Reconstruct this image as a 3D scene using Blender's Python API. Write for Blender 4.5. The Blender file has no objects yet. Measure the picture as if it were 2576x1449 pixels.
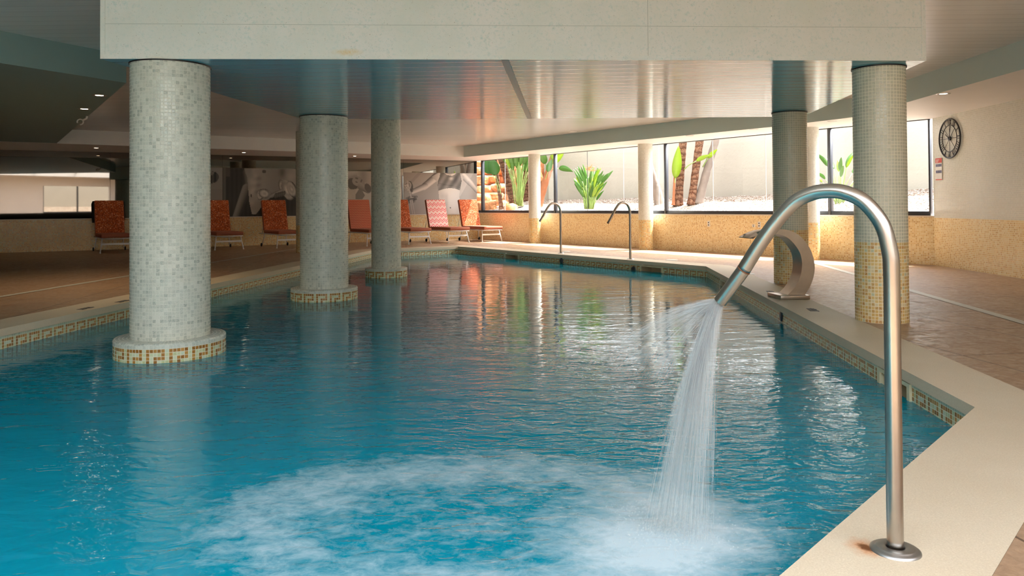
import bpy, bmesh, math, random
from mathutils import Vector, Matrix, noise
from mathutils.geometry import tessellate_polygon
PI = math.pi
random.seed(7)
S = bpy.context.scene
C = S.collection

# ------------------------------------------------------------------ camera
F_PX, PPY = 1901.2, 489.1
ROLL, PITCH = -0.0068, 0.0146
EYE = Vector((0, 0, 1.0))
_R = Vector((1, 0, 0)); _U = Vector((0, -math.sin(PITCH), math.cos(PITCH))); _F = Vector((0, math.cos(PITCH), math.sin(PITCH)))
_c, _s = math.cos(ROLL), math.sin(ROLL)
R2 = _R*_c + _U*_s; U2 = -_R*_s + _U*_c
cam_data = bpy.data.cameras.new('camera'); cam = bpy.data.objects.new('camera', cam_data); C.objects.link(cam)
cam_data.sensor_fit = 'HORIZONTAL'; cam_data.sensor_width = 36; cam_data.lens = 36*F_PX/2576
cam_data.shift_y = -(724.5-PPY)/2576
cam_data.clip_start = .05; cam_data.clip_end = 300
M = Matrix((R2, U2, -_F)).transposed().to_4x4(); M.translation = EYE
cam.matrix_world = M
S.camera = cam

def ray(x, y): return _F + R2*((x-1288)/F_PX) - U2*((y-PPY)/F_PX)
def atz(x, y, z=0.0):
    d = ray(x, y); return EYE + d*((z-1)/d.z)
def aty(x, y, Y):
    d = ray(x, y); return EYE + d*(Y/d.y)
def onplane(x, y, p, n):
    d = ray(x, y); n = Vector(n); return EYE + d*((Vector(p)-EYE).dot(n)/d.dot(n))

# ------------------------------------------------------------------ sky, sun, exposure
EXPOSURE = 1.32
S.cycles.transparent_max_bounces = 36; S.cycles.max_bounces = 9; S.cycles.diffuse_bounces = 5; S.cycles.glossy_bounces = 4
S.view_settings.view_transform = 'Standard'; S.view_settings.look = 'None'
S.view_settings.exposure = EXPOSURE; S.view_settings.gamma = 1; S.view_settings.use_curve_mapping = False
W = bpy.data.worlds.new('sky'); S.world = W; W.use_nodes = True
wn = W.node_tree; wn.nodes.clear()
sky = wn.nodes.new('ShaderNodeTexSky'); sky.sky_type = 'NISHITA'; sky.sun_disc = False
sky.sun_elevation = math.radians(50); sky.sun_rotation = math.radians(68); sky.air_density = 1.0; sky.dust_density = 3.0; sky.ozone_density = .4
bg = wn.nodes.new('ShaderNodeBackground'); bg.inputs['Strength'].default_value = 0.72
hs = wn.nodes.new('ShaderNodeHueSaturation'); hs.inputs['Saturation'].default_value = .32
wo = wn.nodes.new('ShaderNodeOutputWorld')
wn.links.new(sky.outputs[0], hs.inputs['Color']); wn.links.new(hs.outputs[0], bg.inputs[0]); wn.links.new(bg.outputs[0], wo.inputs[0])

def light(name, kind, loc, energy, color=(1, 1, 1), **k):
    d = bpy.data.lights.new(name, kind); o = bpy.data.objects.new(name, d); C.objects.link(o)
    o.location = loc; d.energy = energy; d.color = color
    for a, v in k.items(): setattr(d, a, v)
    return o
SUN_DIR = Vector((.93*math.cos(math.radians(62)), .36*math.cos(math.radians(62)), math.sin(math.radians(62))))
sun = light('sun', 'SUN', (30, 20, 40), 10.5, (1, .985, .965), angle=.009)
sun.rotation_euler = SUN_DIR.to_track_quat('Z', 'Y').to_euler()
def portal(name, centre, normal, w, h):
    o = light(name, 'AREA', centre, 1, shape='RECTANGLE', size=w, size_y=h)
    o.data.cycles.is_portal = True
    o.rotation_euler = (-Vector(normal)).to_track_quat('-Z', 'Z').to_euler() if False else Vector(normal).to_track_quat('-Z', 'Z').to_euler()
    return o

# ------------------------------------------------------------------ object helpers
def tag(o, label=None, cat=None, group=None, kind=None):
    if label: o['label'] = label
    if cat: o['category'] = cat
    if group: o['group'] = group
    if kind: o['kind'] = kind
    return o
def empty(name, loc=(0, 0, 0), rz=0.0):
    o = bpy.data.objects.new(name, None); C.objects.link(o); o.location = loc; o.rotation_euler = (0, 0, rz)
    o.empty_display_size = .1
    return o
class MB:
    def __init__(s): s.v = []; s.f = []; s.m = []; s.uv = []; s.sm = []; s.col = None
    def add(s, vs, fs, mat=0, uvs=None, smooth=False, X=None):
        b = len(s.v)
        vs = [Vector(p) for p in vs]
        if X is not None: vs = [X @ p for p in vs]
        s.v += vs
        for i, f in enumerate(fs):
            s.f.append([b+j for j in f]); s.m.append(mat); s.sm.append(smooth)
            if uvs: s.uv.append(uvs[i])
            else:
                P = [s.v[b+j] for j in f]
                n = (P[1]-P[0]).cross(P[2]-P[0])
                a = [abs(n.x), abs(n.y), abs(n.z)]
                if a[2] >= max(a): s.uv.append([(p.x, p.y) for p in P])
                else:
                    t = Vector((-n.y, n.x, 0)); t = t.normalized() if t.length > 1e-9 else Vector((1, 0, 0))
                    s.uv.append([(p.dot(t), p.z) for p in P])
        return s
    def box(s, x0, x1, y0, y1, z0, z1, mat=0, X=None):
        v = [(x, y, z) for z in (z0, z1) for y in (y0, y1) for x in (x0, x1)]
        return s.add(v, [(0, 2, 3, 1), (4, 5, 7, 6), (0, 1, 5, 4), (2, 6, 7, 3), (0, 4, 6, 2), (1, 3, 7, 5)], mat, X=X)
    def prism(s, pts, z0, z1, mat=0, sides=True, X=None, top=True, bot=True):
        n = len(pts); v = [(p[0], p[1], z0) for p in pts] + [(p[0], p[1], z1) for p in pts]
        tri = tessellate_polygon([[Vector((p[0], p[1], 0)) for p in pts]])
        f = []
        area = sum(pts[i][0]*pts[(i+1) % n][1]-pts[(i+1) % n][0]*pts[i][1] for i in range(n))
        for t in tri:
            a, b, c = t
            ar = (pts[b][0]-pts[a][0])*(pts[c][1]-pts[a][1])-(pts[c][0]-pts[a][0])*(pts[b][1]-pts[a][1])
            if ar < 0: a, c = c, a
            if top: f.append((n+a, n+b, n+c))
            if bot: f.append((c, b, a))
        if sides:
            for i in range(n):
                j = (i+1) % n
                f.append((i, j, n+j, n+i) if area > 0 else (j, i, n+i, n+j))
        return s.add(v, f, mat, X=X)
    def tube(s, path, r, seg=12, mat=0, caps=True, X=None, smooth=True):
        path = [Vector(p) for p in path]; n = len(path)
        rr = r if isinstance(r, (list, tuple)) else [r]*n
        t0 = (path[1]-path[0]).normalized()
        ref = Vector((0, 0, 1)) if abs(t0.z) < .9 else Vector((1, 0, 0))
        a = t0.cross(ref).normalized()
        v = []; L = 0; us = []
        for i in range(n):
            t = ((path[min(i+1, n-1)]-path[i]).normalized() + (path[i]-path[max(i-1, 0)]).normalized())
            t = t.normalized() if t.length > 1e-9 else t0
            a = (a - t*a.dot(t)).normalized(); b = t.cross(a)
            if i: L += (path[i]-path[i-1]).length
            us.append(L)
            for k in range(seg):
                q = 2*PI*k/seg
                v.append(path[i] + (a*math.cos(q)+b*math.sin(q))*rr[i])
        f = []; uv = []
        for i in range(n-1):
            for k in range(seg):
                j = (k+1) % seg
                f.append((i*seg+k, i*seg+j, (i+1)*seg+j, (i+1)*seg+k))
                c = 2*PI*rr[i]/seg
                uv.append([(k*c, us[i]), ((k+1)*c, us[i]), ((k+1)*c, us[i+1]), (k*c, us[i+1])])
        s.add(v, f, mat, uv, smooth, X)
        if caps:
            b0 = len(s.v)-len(v)
            s.f.append([b0+k for k in range(seg)][::-1]); s.f.append([b0+(n-1)*seg+k for k in range(seg)])
            for _ in range(2): s.m.append(mat); s.sm.append(False); s.uv.append([(0, 0)]*seg)
        return s
    def lathe(s, prof, seg=48, mat=0, X=None, smooth=False, tile=None, cx=0, cy=0, mats=None):
        n = len(prof); v = []
        for r, z in prof:
            for k in range(seg):
                q = 2*PI*k/seg; v.append((cx+r*math.cos(q), cy+r*math.sin(q), z))
        f = []; uv = []; L = 0; ls = [0]
        for i in range(1, n): L += math.hypot(prof[i][0]-prof[i-1][0], prof[i][1]-prof[i-1][1]); ls.append(L)
        R0 = max(p[0] for p in prof)
        tu = (round(2*PI*R0/tile) if tile else 2*PI*R0)/seg
        td = tile or 1
        b = len(s.v); s.v += [(X @ Vector(p)) if X is not None else Vector(p) for p in v]
        for i in range(n-1):
            for k in range(seg):
                j = (k+1) % seg
                s.f.append([b+i*seg+k, b+i*seg+j, b+(i+1)*seg+j, b+(i+1)*seg+k])
                s.uv.append([(k*tu, ls[i]/td), ((k+1)*tu, ls[i]/td), ((k+1)*tu, ls[i+1]/td), (k*tu, ls[i+1]/td)])
                s.m.append(mats[i] if mats else mat); s.sm.append(smooth)
        return s
    def build(s, name, mats, parent=None):
        me = bpy.data.meshes.new(name)
        me.from_pydata([tuple(p) for p in s.v], [], s.f)
        if not isinstance(mats, (list, tuple)): mats = [mats]
        for m in mats: me.materials.append(m)
        me.polygons.foreach_set('material_index', s.m)
        me.polygons.foreach_set('use_smooth', s.sm)
        uvl = me.uv_layers.new(name='UVMap')
        flat = []
        for u in s.uv:
            for a in u: flat += [a[0], a[1]]
        uvl.data.foreach_set('uv', flat)
        me.update()
        o = bpy.data.objects.new(name, me); C.objects.link(o)
        if parent: o.parent = parent
        return o
def bevel(o, w, seg=2):
    m = o.modifiers.new('b', 'BEVEL'); m.width = w; m.segments = seg; m.limit_method = 'ANGLE'; m.angle_limit = math.radians(40)
    for p in o.data.polygons: p.use_smooth = True
    return o
def copy_tree(o, parent=None):
    c = o.copy(); C.objects.link(c)
    if parent: c.parent = parent
    for ch in [k for k in bpy.data.objects if k.parent == o]: copy_tree(ch, c)
    return c

# ------------------------------------------------------------------ materials
def sock(node, name): return node.inputs[name]
class NT:
    def __init__(s, name):
        s.mat = bpy.data.materials.new(name); s.mat.use_nodes = True; s.t = s.mat.node_tree; s.t.nodes.clear()
        s.out = s.t.nodes.new('ShaderNodeOutputMaterial')
    def n(s, typ, **k):
        o = s.t.nodes.new('ShaderNode'+typ)
        for a, v in k.items():
            if a.startswith('i_'):
                key = a[2:]; key = int(key) if key.isdigit() else key
                if hasattr(v, 'is_output'): s.t.links.new(v, o.inputs[key])
                else: o.inputs[key].default_value = v
            else: setattr(o, a, v)
        return o
    def l(s, a, b): s.t.links.new(a, b)
    def math(s, op, a, b=0.0, c=None, clamp=False):
        m = s.n('Math', operation=op, use_clamp=clamp)
        for i, v in enumerate((a, b, c)):
            if v is None: continue
            if hasattr(v, 'is_output'): s.l(v, m.inputs[i])
            else: m.inputs[i].default_value = v
        return m.outputs[0]
    def vmath(s, op, a, b=None):
        m = s.n('VectorMath', operation=op)
        for i, v in enumerate((a, b)):
            if v is None: continue
            if hasattr(v, 'is_output'): s.l(v, m.inputs[i])
            else: m.inputs[i].default_value = v
        return m.outputs[0]
    def ramp(s, fac, stops, mode='LINEAR'):
        r = s.n('ValToRGB'); r.color_ramp.interpolation = mode
        e = r.color_ramp.elements
        while len(e) < len(stops): e.new(.5)
        for i, (p, c) in enumerate(stops):
            e[i].position = p; e[i].color = (*c, 1) if len(c) == 3 else c
        s.l(fac, r.inputs[0]); return r.outputs[0]
    def mix(s, fac, a, b, blend='MIX'):
        m = s.n('Mix', data_type='RGBA', blend_type=blend)
        for i, v in ((0, fac), (6, a), (7, b)):
            if hasattr(v, 'is_output'): s.l(v, m.inputs[i])
            else: m.inputs[i].default_value = v if i == 0 else (*v, 1)
        return m.outputs[2]
    def mr(s, v, a, b, c=0.0, d=1.0, smooth=False):
        m = s.n('MapRange', clamp=True)
        if smooth: m.interpolation_type = 'SMOOTHSTEP'
        s.l(v, m.inputs[0])
        for i, q in enumerate((a, b, c, d)): m.inputs[i+1].default_value = q
        return m.outputs[0]
    def bsdf(s, color, rough=.5, metal=0.0, spec=.5, normal=None, **k):
        b = s.n('BsdfPrincipled')
        for key, v in (('Base Color', color), ('Roughness', rough), ('Metallic', metal), ('Specular IOR Level', spec)):
            if hasattr(v, 'is_output'): s.l(v, b.inputs[key])
            else: b.inputs[key].default_value = (*v, 1) if key == 'Base Color' else v
        for key, v in k.items():
            key = key.replace('_', ' ')
            if hasattr(v, 'is_output'): s.l(v, b.inputs[key])
            else: b.inputs[key].default_value = v
        if normal is not None: s.l(normal, b.inputs['Normal'])
        s.l(b.outputs[0], s.out.inputs[0]); return b
    def bump(s, h, strength=.3, dist=.01, normal=None):
        b = s.n('Bump'); b.inputs['Strength'].default_value = strength; b.inputs['Distance'].default_value = dist
        s.l(h, b.inputs['Height'])
        if normal is not None: s.l(normal, b.inputs['Normal'])
        return b.outputs[0]
    def uv(s): return s.n('TexCoord').outputs['UV']
    def pos(s): return s.n('NewGeometry').outputs['Position']
    def objc(s): return s.n('TexCoord').outputs['Object']
    def noise(s, vec, scale, detail=3, rough=.5, dist=0.0, out=0):
        q = s.n('TexNoise'); q.inputs['Scale'].default_value = scale; q.inputs['Detail'].default_value = detail
        q.inputs['Roughness'].default_value = rough; q.inputs['Distortion'].default_value = dist
        s.l(vec, q.inputs['Vector']); return q.outputs[out]
    def scale(s, vec, v): return s.vmath('MULTIPLY', vec, v)

def plain(name, col, rough=.5, metal=0.0, spec=.5, nscale=0, namp=.1, bump=0.0, bdist=.003, **k):
    t = NT(name); c = col; nrm = None
    if nscale:
        nz = t.noise(t.objc(), nscale, 4)
        c = t.mix(nz, tuple(min(1, x*(1-namp)) for x in col), tuple(min(1, x*(1+namp)) for x in col))
        if bump: nrm = t.bump(nz, bump, bdist)
    t.bsdf(c, rough, metal, spec, nrm, **k)
    return t.mat

def mosaic(name, stops, grout, gw=.07, rough=.13, bump=.35, tint=None, per_tile_rough=True):
    """glass mosaic: the UV map runs in tiles"""
    t = NT(name); uv = t.uv()
    cell = t.vmath('FLOOR', uv); fr = t.vmath('FRACTION', uv)
    wn_ = t.n('TexWhiteNoise', noise_dimensions='3D'); t.l(cell, wn_.inputs['Vector'])
    col = t.ramp(wn_.outputs['Value'], stops, 'CONSTANT')
    ctr = t.vmath('ABSOLUTE', t.vmath('SUBTRACT', fr, (.5, .5, .5)))
    sp = t.n('SeparateXYZ'); t.l(ctr, sp.inputs[0])
    e = t.math('MAXIMUM', sp.outputs[0], sp.outputs[1])
    g = t.mr(e, .5-gw-.03, .5-gw+.02, 0, 1)
    n2 = t.noise(uv, 3.1, 2)
    col = t.mix(t.mr(n2, .35, .7), col, t.mix(.5, col, tuple(min(1, c*1.25) for c in (stops[-1][1]))))
    col = t.mix(g, col, grout)
    # tiny tilt of every tile
    s2 = t.n('SeparateXYZ'); t.l(fr, s2.inputs[0])
    s3 = t.n('SeparateColor'); t.l(wn_.outputs['Color'], s3.inputs[0])
    h = t.math('ADD', t.math('MULTIPLY', t.math('SUBTRACT', s3.outputs[0], .5), s2.outputs[0]), t.math('MULTIPLY', t.math('SUBTRACT', s3.outputs[1], .5), s2.outputs[1]))
    edge = t.mr(e, .32, .5-gw, 0, -.5, True)
    h = t.math('ADD', t.math('MULTIPLY', h, .8), edge)
    h = t.mix(g, h, (-.7, -.7, -.7))
    nrm = t.bump(h, bump, .0022)
    ro = t.math('ADD', t.math('MULTIPLY', g, .6), t.math('MULTIPLY_ADD', s3.outputs[2], .12, rough))
    t.bsdf(col, ro, 0, .5, nrm)
    return t.mat

def srgb(r, g, b):
    f = lambda c: (c/255/12.92) if c/255 <= .04045 else ((c/255+.055)/1.055)**2.4
    return (f(r), f(g), f(b))

MAT = {}
GREY_STOPS = [(0, srgb(176, 182, 172)), (.10, srgb(184, 189, 176)), (.30, srgb(194, 198, 184)), (.6, srgb(202, 205, 190)), (.82, srgb(210, 212, 198))]
GREY_STOPS[0] = (0, srgb(164, 170, 158))
MAT['grey_mosaic'] = mosaic('grey_mosaic', GREY_STOPS, srgb(214, 214, 200), gw=.055)
MAT['green_mosaic'] = mosaic('green_mosaic', [(0, srgb(188, 188, 164)), (.3, srgb(193, 192, 169)), (.65, srgb(198, 196, 174)), (.9, srgb(203, 200, 179))], srgb(236, 230, 206), gw=.07)
MAT['white_mosaic'] = mosaic('white_mosaic', [(0, srgb(212, 214, 204)), (.3, srgb(218, 220, 211)), (.65, srgb(223, 225, 216)), (.9, srgb(228, 230, 222))], srgb(236, 234, 222), gw=.07)
GOLD = [(0, srgb(196, 128, 38)), (.10, srgb(205, 150, 70)), (.25, srgb(222, 172, 84)), (.45, srgb(228, 184, 102)), (.65, srgb(216, 180, 112)), (.82, srgb(226, 205, 158)), (.93, srgb(198, 196, 158))]
MAT['gold_mosaic'] = mosaic('gold_mosaic', GOLD, srgb(240, 226, 190), gw=.075, bump=.4)
GOLDW = [(0, srgb(206, 150, 66)), (.10, srgb(218, 172, 96)), (.25, srgb(234, 196, 124)), (.5, srgb(240, 208, 146)), (.75, srgb(244, 220, 170))]
MAT['gold_wall'] = mosaic('gold_wall_mosaic', GOLDW, srgb(250, 240, 214), gw=.085, bump=.4)
MAT['brown_tiles'] = mosaic('brown_glass_tiles', [(0, srgb(132, 84, 24)), (.3, srgb(154, 104, 38)), (.6, srgb(172, 122, 54)), (.85, srgb(188, 140, 72))], srgb(226, 220, 190), gw=.06)
MAT['pale_tiles'] = mosaic('pale_glass_tiles', [(0, srgb(190, 194, 136)), (.3, srgb(200, 204, 154)), (.6, srgb(206, 211, 176)), (.85, srgb(198, 209, 182))], srgb(230, 226, 200), gw=.06)
MAT['sage_tiles'] = mosaic('sage_glass_tiles', [(0, srgb(168, 184, 160)), (.4, srgb(180, 194, 170)), (.8, srgb(190, 202, 178))], srgb(214, 216, 192), gw=.06)
MAT['pool_tiles'] = mosaic('pool_tiles', [(0, srgb(40, 150, 170)), (.4, srgb(50, 165, 182)), (.8, srgb(66, 180, 194))], srgb(150, 205, 205), gw=.05)

# painted fascia panels (scrubbed greenish white)
t = NT('fascia_paint'); p = t.pos()
a = t.noise(p, 2.2, 5, .65); b = t.noise(p, 38, 4, .7); d = t.noise(t.scale(p, (1, 1, 1)), 130, 2, .5)
col = t.mix(t.mr(a, .35, .7), srgb(222, 227, 217), srgb(232, 233, 226))
col = t.mix(t.math('MULTIPLY', t.mr(b, .52, .72), t.mr(a, .3, .62)), col, srgb(196, 216, 208))
col = t.mix(t.mr(d, .70, .74), col, srgb(150, 150, 130))
# one ochre rust bloom close to the lower lip
sv = t.vmath('SUBTRACT', p, (-1.28, 5.88, 2.21)); ln = t.n('VectorMath', operation='LENGTH'); t.l(t.scale(sv, (1, .0, 4)), ln.inputs[0])
col = t.mix(t.math('MULTIPLY', t.mr(ln.outputs['Value'], .14, 0), t.mr(b, .3, .6)), col, srgb(226, 200, 140))
t.bsdf(col, .5, 0, .3, t.bump(b, .12, .003)); MAT['fascia'] = t.mat

# glossy lapped boards on the underside of the slab and on the ceilings
def boards(name, col, pitch=.11, rough=.2, amp=.5, dirv=(0, 1, 0), spec=.6, wob=.35):
    t = NT(name); p = t.pos()
    dt = t.n('VectorMath', operation='DOT_PRODUCT'); t.l(p, dt.inputs[0]); dt.inputs[1].default_value = dirv
    w = t.noise(t.scale(p, (.9, .9, .9)), 1.1, 2)
    q = t.math('DIVIDE', t.math('ADD', dt.outputs['Value'], t.math('MULTIPLY', w, .02)), pitch)
    fr = t.math('FRACT', q)
    ridge = t.math('ADD', t.mr(fr, .0, .86, 0, 1), t.mr(fr, .9, 1.0, 0, -1.0, True))
    fl = t.n('TexWhiteNoise', noise_dimensions='1D'); t.l(t.math('FLOOR', q), fl.inputs['W'])
    d2_ = t.n('VectorMath', operation='DOT_PRODUCT'); t.l(p, d2_.inputs[0]); d2_.inputs[1].default_value = (dirv[1], -dirv[0], 0)
    cx_ = t.n('CombineXYZ'); t.l(t.math('MULTIPLY', d2_.outputs['Value'], 1.6), cx_.inputs[0]); t.l(t.math('MULTIPLY', dt.outputs['Value'], 34), cx_.inputs[1])
    grain = t.noise(cx_.outputs[0], 1.0, 5, .65)
    h = t.math('ADD', t.math('MULTIPLY', ridge, .30), t.math('MULTIPLY', grain, wob))
    c = t.mix(t.math('MULTIPLY', fl.outputs['Value'], .6), col, tuple(x*.88 for x in col)); c = t.mix(t.mr(grain, .35, .7, 0, .3), c, tuple(x*.7 for x in col))
    c = t.mix(t.mr(fr, .93, .965, 0, .35), c, tuple(x*.55 for x in col))
    t.bsdf(c, t.math('MULTIPLY_ADD', grain, .10, rough), 0, spec, t.bump(h, amp, .004))
    return t.mat
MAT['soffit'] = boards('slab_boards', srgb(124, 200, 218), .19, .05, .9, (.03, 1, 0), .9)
MAT['ceiling'] = boards('ceiling_boards', srgb(226, 225, 222), .16, .20, .6, (.02, 1, 0), .7)
MAT['bulk'] = plain('bulkhead_paint', srgb(236, 234, 230), .45, nscale=3, namp=.03)
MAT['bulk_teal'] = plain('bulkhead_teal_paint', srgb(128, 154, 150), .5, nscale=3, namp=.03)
MAT['bulk_green'] = plain('bulkhead_green_paint', srgb(206, 224, 220), .45, nscale=3, namp=.03)
MAT['bulk_under'] = plain('bulkhead_underside_paint', srgb(246, 244, 242), .5, nscale=3, namp=.03)

# stamped brown deck
t = NT('deck_tiles'); p = t.pos()
rot = t.n('VectorRotate', rotation_type='Z_AXIS'); rot.inputs['Angle'].default_value = math.radians(-8); t.l(p, rot.inputs['Vector'])
br = t.n('TexBrick'); t.l(rot.outputs[0], br.inputs['Vector']); br.inputs['Scale'].default_value = 1; br.inputs['Brick Width'].default_value = .9; br.inputs['Row Height'].default_value = .9; br.inputs['Mortar Size'].default_value = .006; br.offset = 0
n1 = t.noise(p, 1.3, 4, .6); n2 = t.noise(t.scale(p, (1, 1, 1)), 34, 5, .7, .6); n3 = t.noise(p, 9, 3, .55, 1.5)
base = t.mix(n1, srgb(166, 134, 104), srgb(194, 162, 130)); base = t.mix(t.mr(n2, .3, .75), t.mix(.55, base, srgb(112, 84, 62)), base)
base = t.mix(t.mr(br.outputs['Fac'], .2, .8, 0, .7), base, srgb(60, 42, 34))
h = t.math('ADD', t.math('MULTIPLY', n2, .5), t.math('MULTIPLY', n3, .6)); h = t.math('SUBTRACT', h, br.outputs['Fac'])
t.bsdf(base, t.mr(n3, .35, .65, .3, .52), 0, .5, t.bump(h, .45, .006)); MAT['deck'] = t.mat
# washed concrete coping, with the rust bloom beside the near flange
t = NT('coping_stone'); p = t.pos()
n1 = t.noise(p, 2.0, 4, .6); n2 = t.noise(p, 190, 3, .7); n3 = t.noise(p, 24, 4, .6)
base = t.mix(n1, srgb(214, 197, 168), srgb(229, 215, 190)); base = t.mix(t.mr(n2, .35, .7), t.mix(.3, base, srgb(160, 138, 104)), base)
base = t.mix(t.mr(n2, .66, .72, 0, .5), base, srgb(240, 232, 214))
v = t.vmath('SUBTRACT', p, (1.018, 2.205, 0)); ln = t.n('VectorMath', operation='LENGTH'); t.l(t.scale(v, (1, .8, 0)), ln.inputs[0])
v2 = t.math('ADD', ln.outputs['Value'], t.math('MULTIPLY', t.math('SUBTRACT', n3, .5), .07))
base = t.mix(t.mr(v2, .060, .0, 0, .85), base, srgb(196, 112, 24)); base = t.mix(t.mr(v2, .022, .004, 0, .8), base, srgb(70, 34, 12))
t.bsdf(base, .55, 0, .4, t.bump(t.math('ADD', n2, t.math('MULTIPLY', n3, .6)), .35, .0016)); MAT['coping'] = t.mat
MAT['strip'] = plain('drain_strip', srgb(196, 196, 186), .4, nscale=20, namp=.1)
MAT['stone_cap'] = plain('sill_stone', srgb(226, 216, 200), .4, nscale=6, namp=.05)

# brushed steel
def steel(name, col, rough, aniso=True, sc=(4, 4, 260)):
    t = NT(name); uv = t.uv(); g = t.noise(t.scale(uv, (420, 3, 1)), 1, 3, .6); b = t.noise(t.objc(), 7, 3, .6)
    c = t.mix(t.mr(b, .3, .7), col, tuple(x*.86 for x in col))
    t.bsdf(c, t.math('ADD', t.math('MULTIPLY', g, .10), rough), 1.0, .5, t.bump(g, .05, .0006)); return t.mat
MAT['steel'] = steel('brushed_steel', (.47, .43, .38), .24)
MAT['steel_flange'] = steel('flange_steel', (.52, .52, .51), .33)
MAT['steel_blade'] = steel('blade_steel', (.56, .50, .44), .25)
MAT['seam'] = plain('rusty_seam', srgb(110, 70, 40), .6)
MAT['dark_hole'] = plain('dark_hole', (.01, .01, .012), .5)
MAT['white_metal'] = plain('white_enamelled_metal', srgb(228, 226, 222), .35)
MAT['black_frame'] = plain('dark_window_frame', srgb(62, 64, 70), .38, 0.0, .5)
MAT['black_rubber'] = plain('black_rubber', (.015, .015, .016), .6)
MAT['cream_plastic'] = plain('cream_plastic', srgb(218, 212, 176), .4)
MAT['beige_plastic'] = plain('beige_plastic', srgb(206, 190, 150), .45)
MAT['white_plastic'] = plain('white_plastic', srgb(236, 234, 228), .4)
MAT['terracotta'] = plain('terracotta_fabric', srgb(158, 92, 68), .85, nscale=60, namp=.08)
MAT['black_cloth'] = plain('black_cloth', (.012, .011, .01), .9)
MAT['iron'] = plain('black_iron', (.015, .015, .017), .45)
MAT['red'] = plain('sign_red', srgb(214, 66, 48), .5)
MAT['sign_white'] = plain('sign_white', srgb(232, 230, 224), .5)
MAT['sign_blue'] = plain('sign_blue', srgb(70, 70, 120), .5)
MAT['ink'] = plain('dark_ink', srgb(70, 66, 60), .6)
MAT['rope'] = plain('tan_rope', srgb(190, 150, 110), .8)

# fabrics
def floral():
    t = NT('orange_floral_fabric'); uv = t.uv()
    d = t.n('TexVoronoi', feature='DISTANCE_TO_EDGE'); t.l(t.n('VectorMath', operation='ADD', i_0=t.scale(uv, (1, 1, 1)), i_1=t.scale(t.n('TexNoise', i_Vector=uv, i_Scale=14.0).outputs['Color'], (.05, .05, 0))).outputs[0], d.inputs['Vector']); d.inputs['Scale'].default_value = 13
    m = t.noise(uv, 30, 3, .6, 1.8)
    c = t.mix(t.mr(d.outputs['Distance'], .0, .09), srgb(104, 44, 22), srgb(192, 98, 54))
    c = t.mix(t.mr(m, .44, .5), srgb(140, 62, 32), c)
    fl = t.noise(uv, 17, 1, .5, 3.0)
    c = t.mix(t.mr(fl, .62, .65), c, srgb(240, 178, 140))
    t.bsdf(c, .85, 0, .2); return t.mat
MAT['floral'] = floral()
def chevron():
    t = NT('red_white_chevron_fabric'); uv = t.uv(); s = t.n('SeparateXYZ'); t.l(uv, s.inputs[0])
    zig = t.math('PINGPONG', s.outputs[0], .062)
    y = t.math('ADD', s.outputs[1], t.math('MULTIPLY', zig, -1.0))
    q = t.math('DIVIDE', y, .158); fr = t.math('FRACT', q)
    white = srgb(240, 216, 206); red = srgb(206, 40, 52); rose = srgb(214, 120, 110); tan = srgb(176, 128, 104)
    c = t.ramp(fr, [(0, red), (.15, white), (.25, rose), (.31, white), (.41, tan), (.46, white), (.56, rose), (.62, white), (.70, red), (.84, white)], 'CONSTANT')
    t.bsdf(c, .85, 0, .2); return t.mat
MAT['chevron'] = chevron()
def dots():
    t = NT('red_dotted_fabric'); uv = t.uv()
    sc = t.scale(uv, (40, 40, 1)); s = t.n('SeparateXYZ'); t.l(sc, s.inputs[0])
    row = t.math('FLOOR', s.outputs[1]); off = t.math('MULTIPLY', t.math('MODULO', row, 2), .5)
    fx = t.math('SUBTRACT', t.math('FRACT', t.math('ADD', s.outputs[0], off)), .5); fy = t.math('SUBTRACT', t.math('FRACT', s.outputs[1]), .5)
    r = t.math('SQRT', t.math('ADD', t.math('POWER', fx, 2), t.math('POWER', fy, 2)))
    c = t.mix(t.mr(r, .30, .24), srgb(172, 76, 62), srgb(232, 180, 140))
    t.bsdf(c, .85, 0, .2); return t.mat
MAT['dots'] = dots()

# glass, mirror
def glass(name, tint=(.97, .985, .98), ior=1.5, smudge=0.0):
    t = NT(name); tr = t.n('BsdfTransparent'); tr.inputs[0].default_value = (*tint, 1)
    gl = t.n('BsdfGlossy'); gl.inputs['Roughness'].default_value = .0
    fr = t.n('Fresnel'); fr.inputs[0].default_value = ior
    m = t.n('MixShader'); t.l(t.math('MULTIPLY', fr.outputs[0], 1.0), m.inputs[0]); t.l(tr.outputs[0], m.inputs[1]); t.l(gl.outputs[0], m.inputs[2])
    t.l(m.outputs[0], t.out.inputs[0]); return t.mat
MAT['glass'] = glass('window_glass')
t = NT('bronze_mirror_glass'); t.bsdf((.20, .18, .155), .02, 1.0); MAT['mirror'] = t.mat

# garden
t = NT('plaster_wall'); p = t.pos(); n1 = t.noise(p, 1.1, 4, .6); n2 = t.noise(p, 14, 5, .65, .6)
c = t.mix(n1, srgb(168, 162, 150), srgb(182, 175, 163)); c = t.mix(t.mr(n2, .62, .7, 0, .3), c, srgb(164, 154, 142))
t.bsdf(c, .9, 0, .1, t.bump(n2, .35, .02)); MAT['plaster'] = t.mat
t = NT('gravel'); p = t.pos(); vo = t.n('TexVoronoi'); t.l(p, vo.inputs['Vector']); vo.inputs['Scale'].default_value = 34
s3 = t.n('SeparateColor'); t.l(vo.outputs['Color'], s3.inputs[0])
c = t.ramp(s3.outputs[0], [(0, srgb(104, 82, 66)), (.2, srgb(134, 114, 98)), (.45, srgb(160, 146, 132)), (.7, srgb(180, 170, 158)), (.9, srgb(206, 198, 188))], 'CONSTANT')
t.bsdf(c, .9, 0, .1, t.bump(vo.outputs['Distance'], .8, .02)); MAT['gravel'] = t.mat
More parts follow.
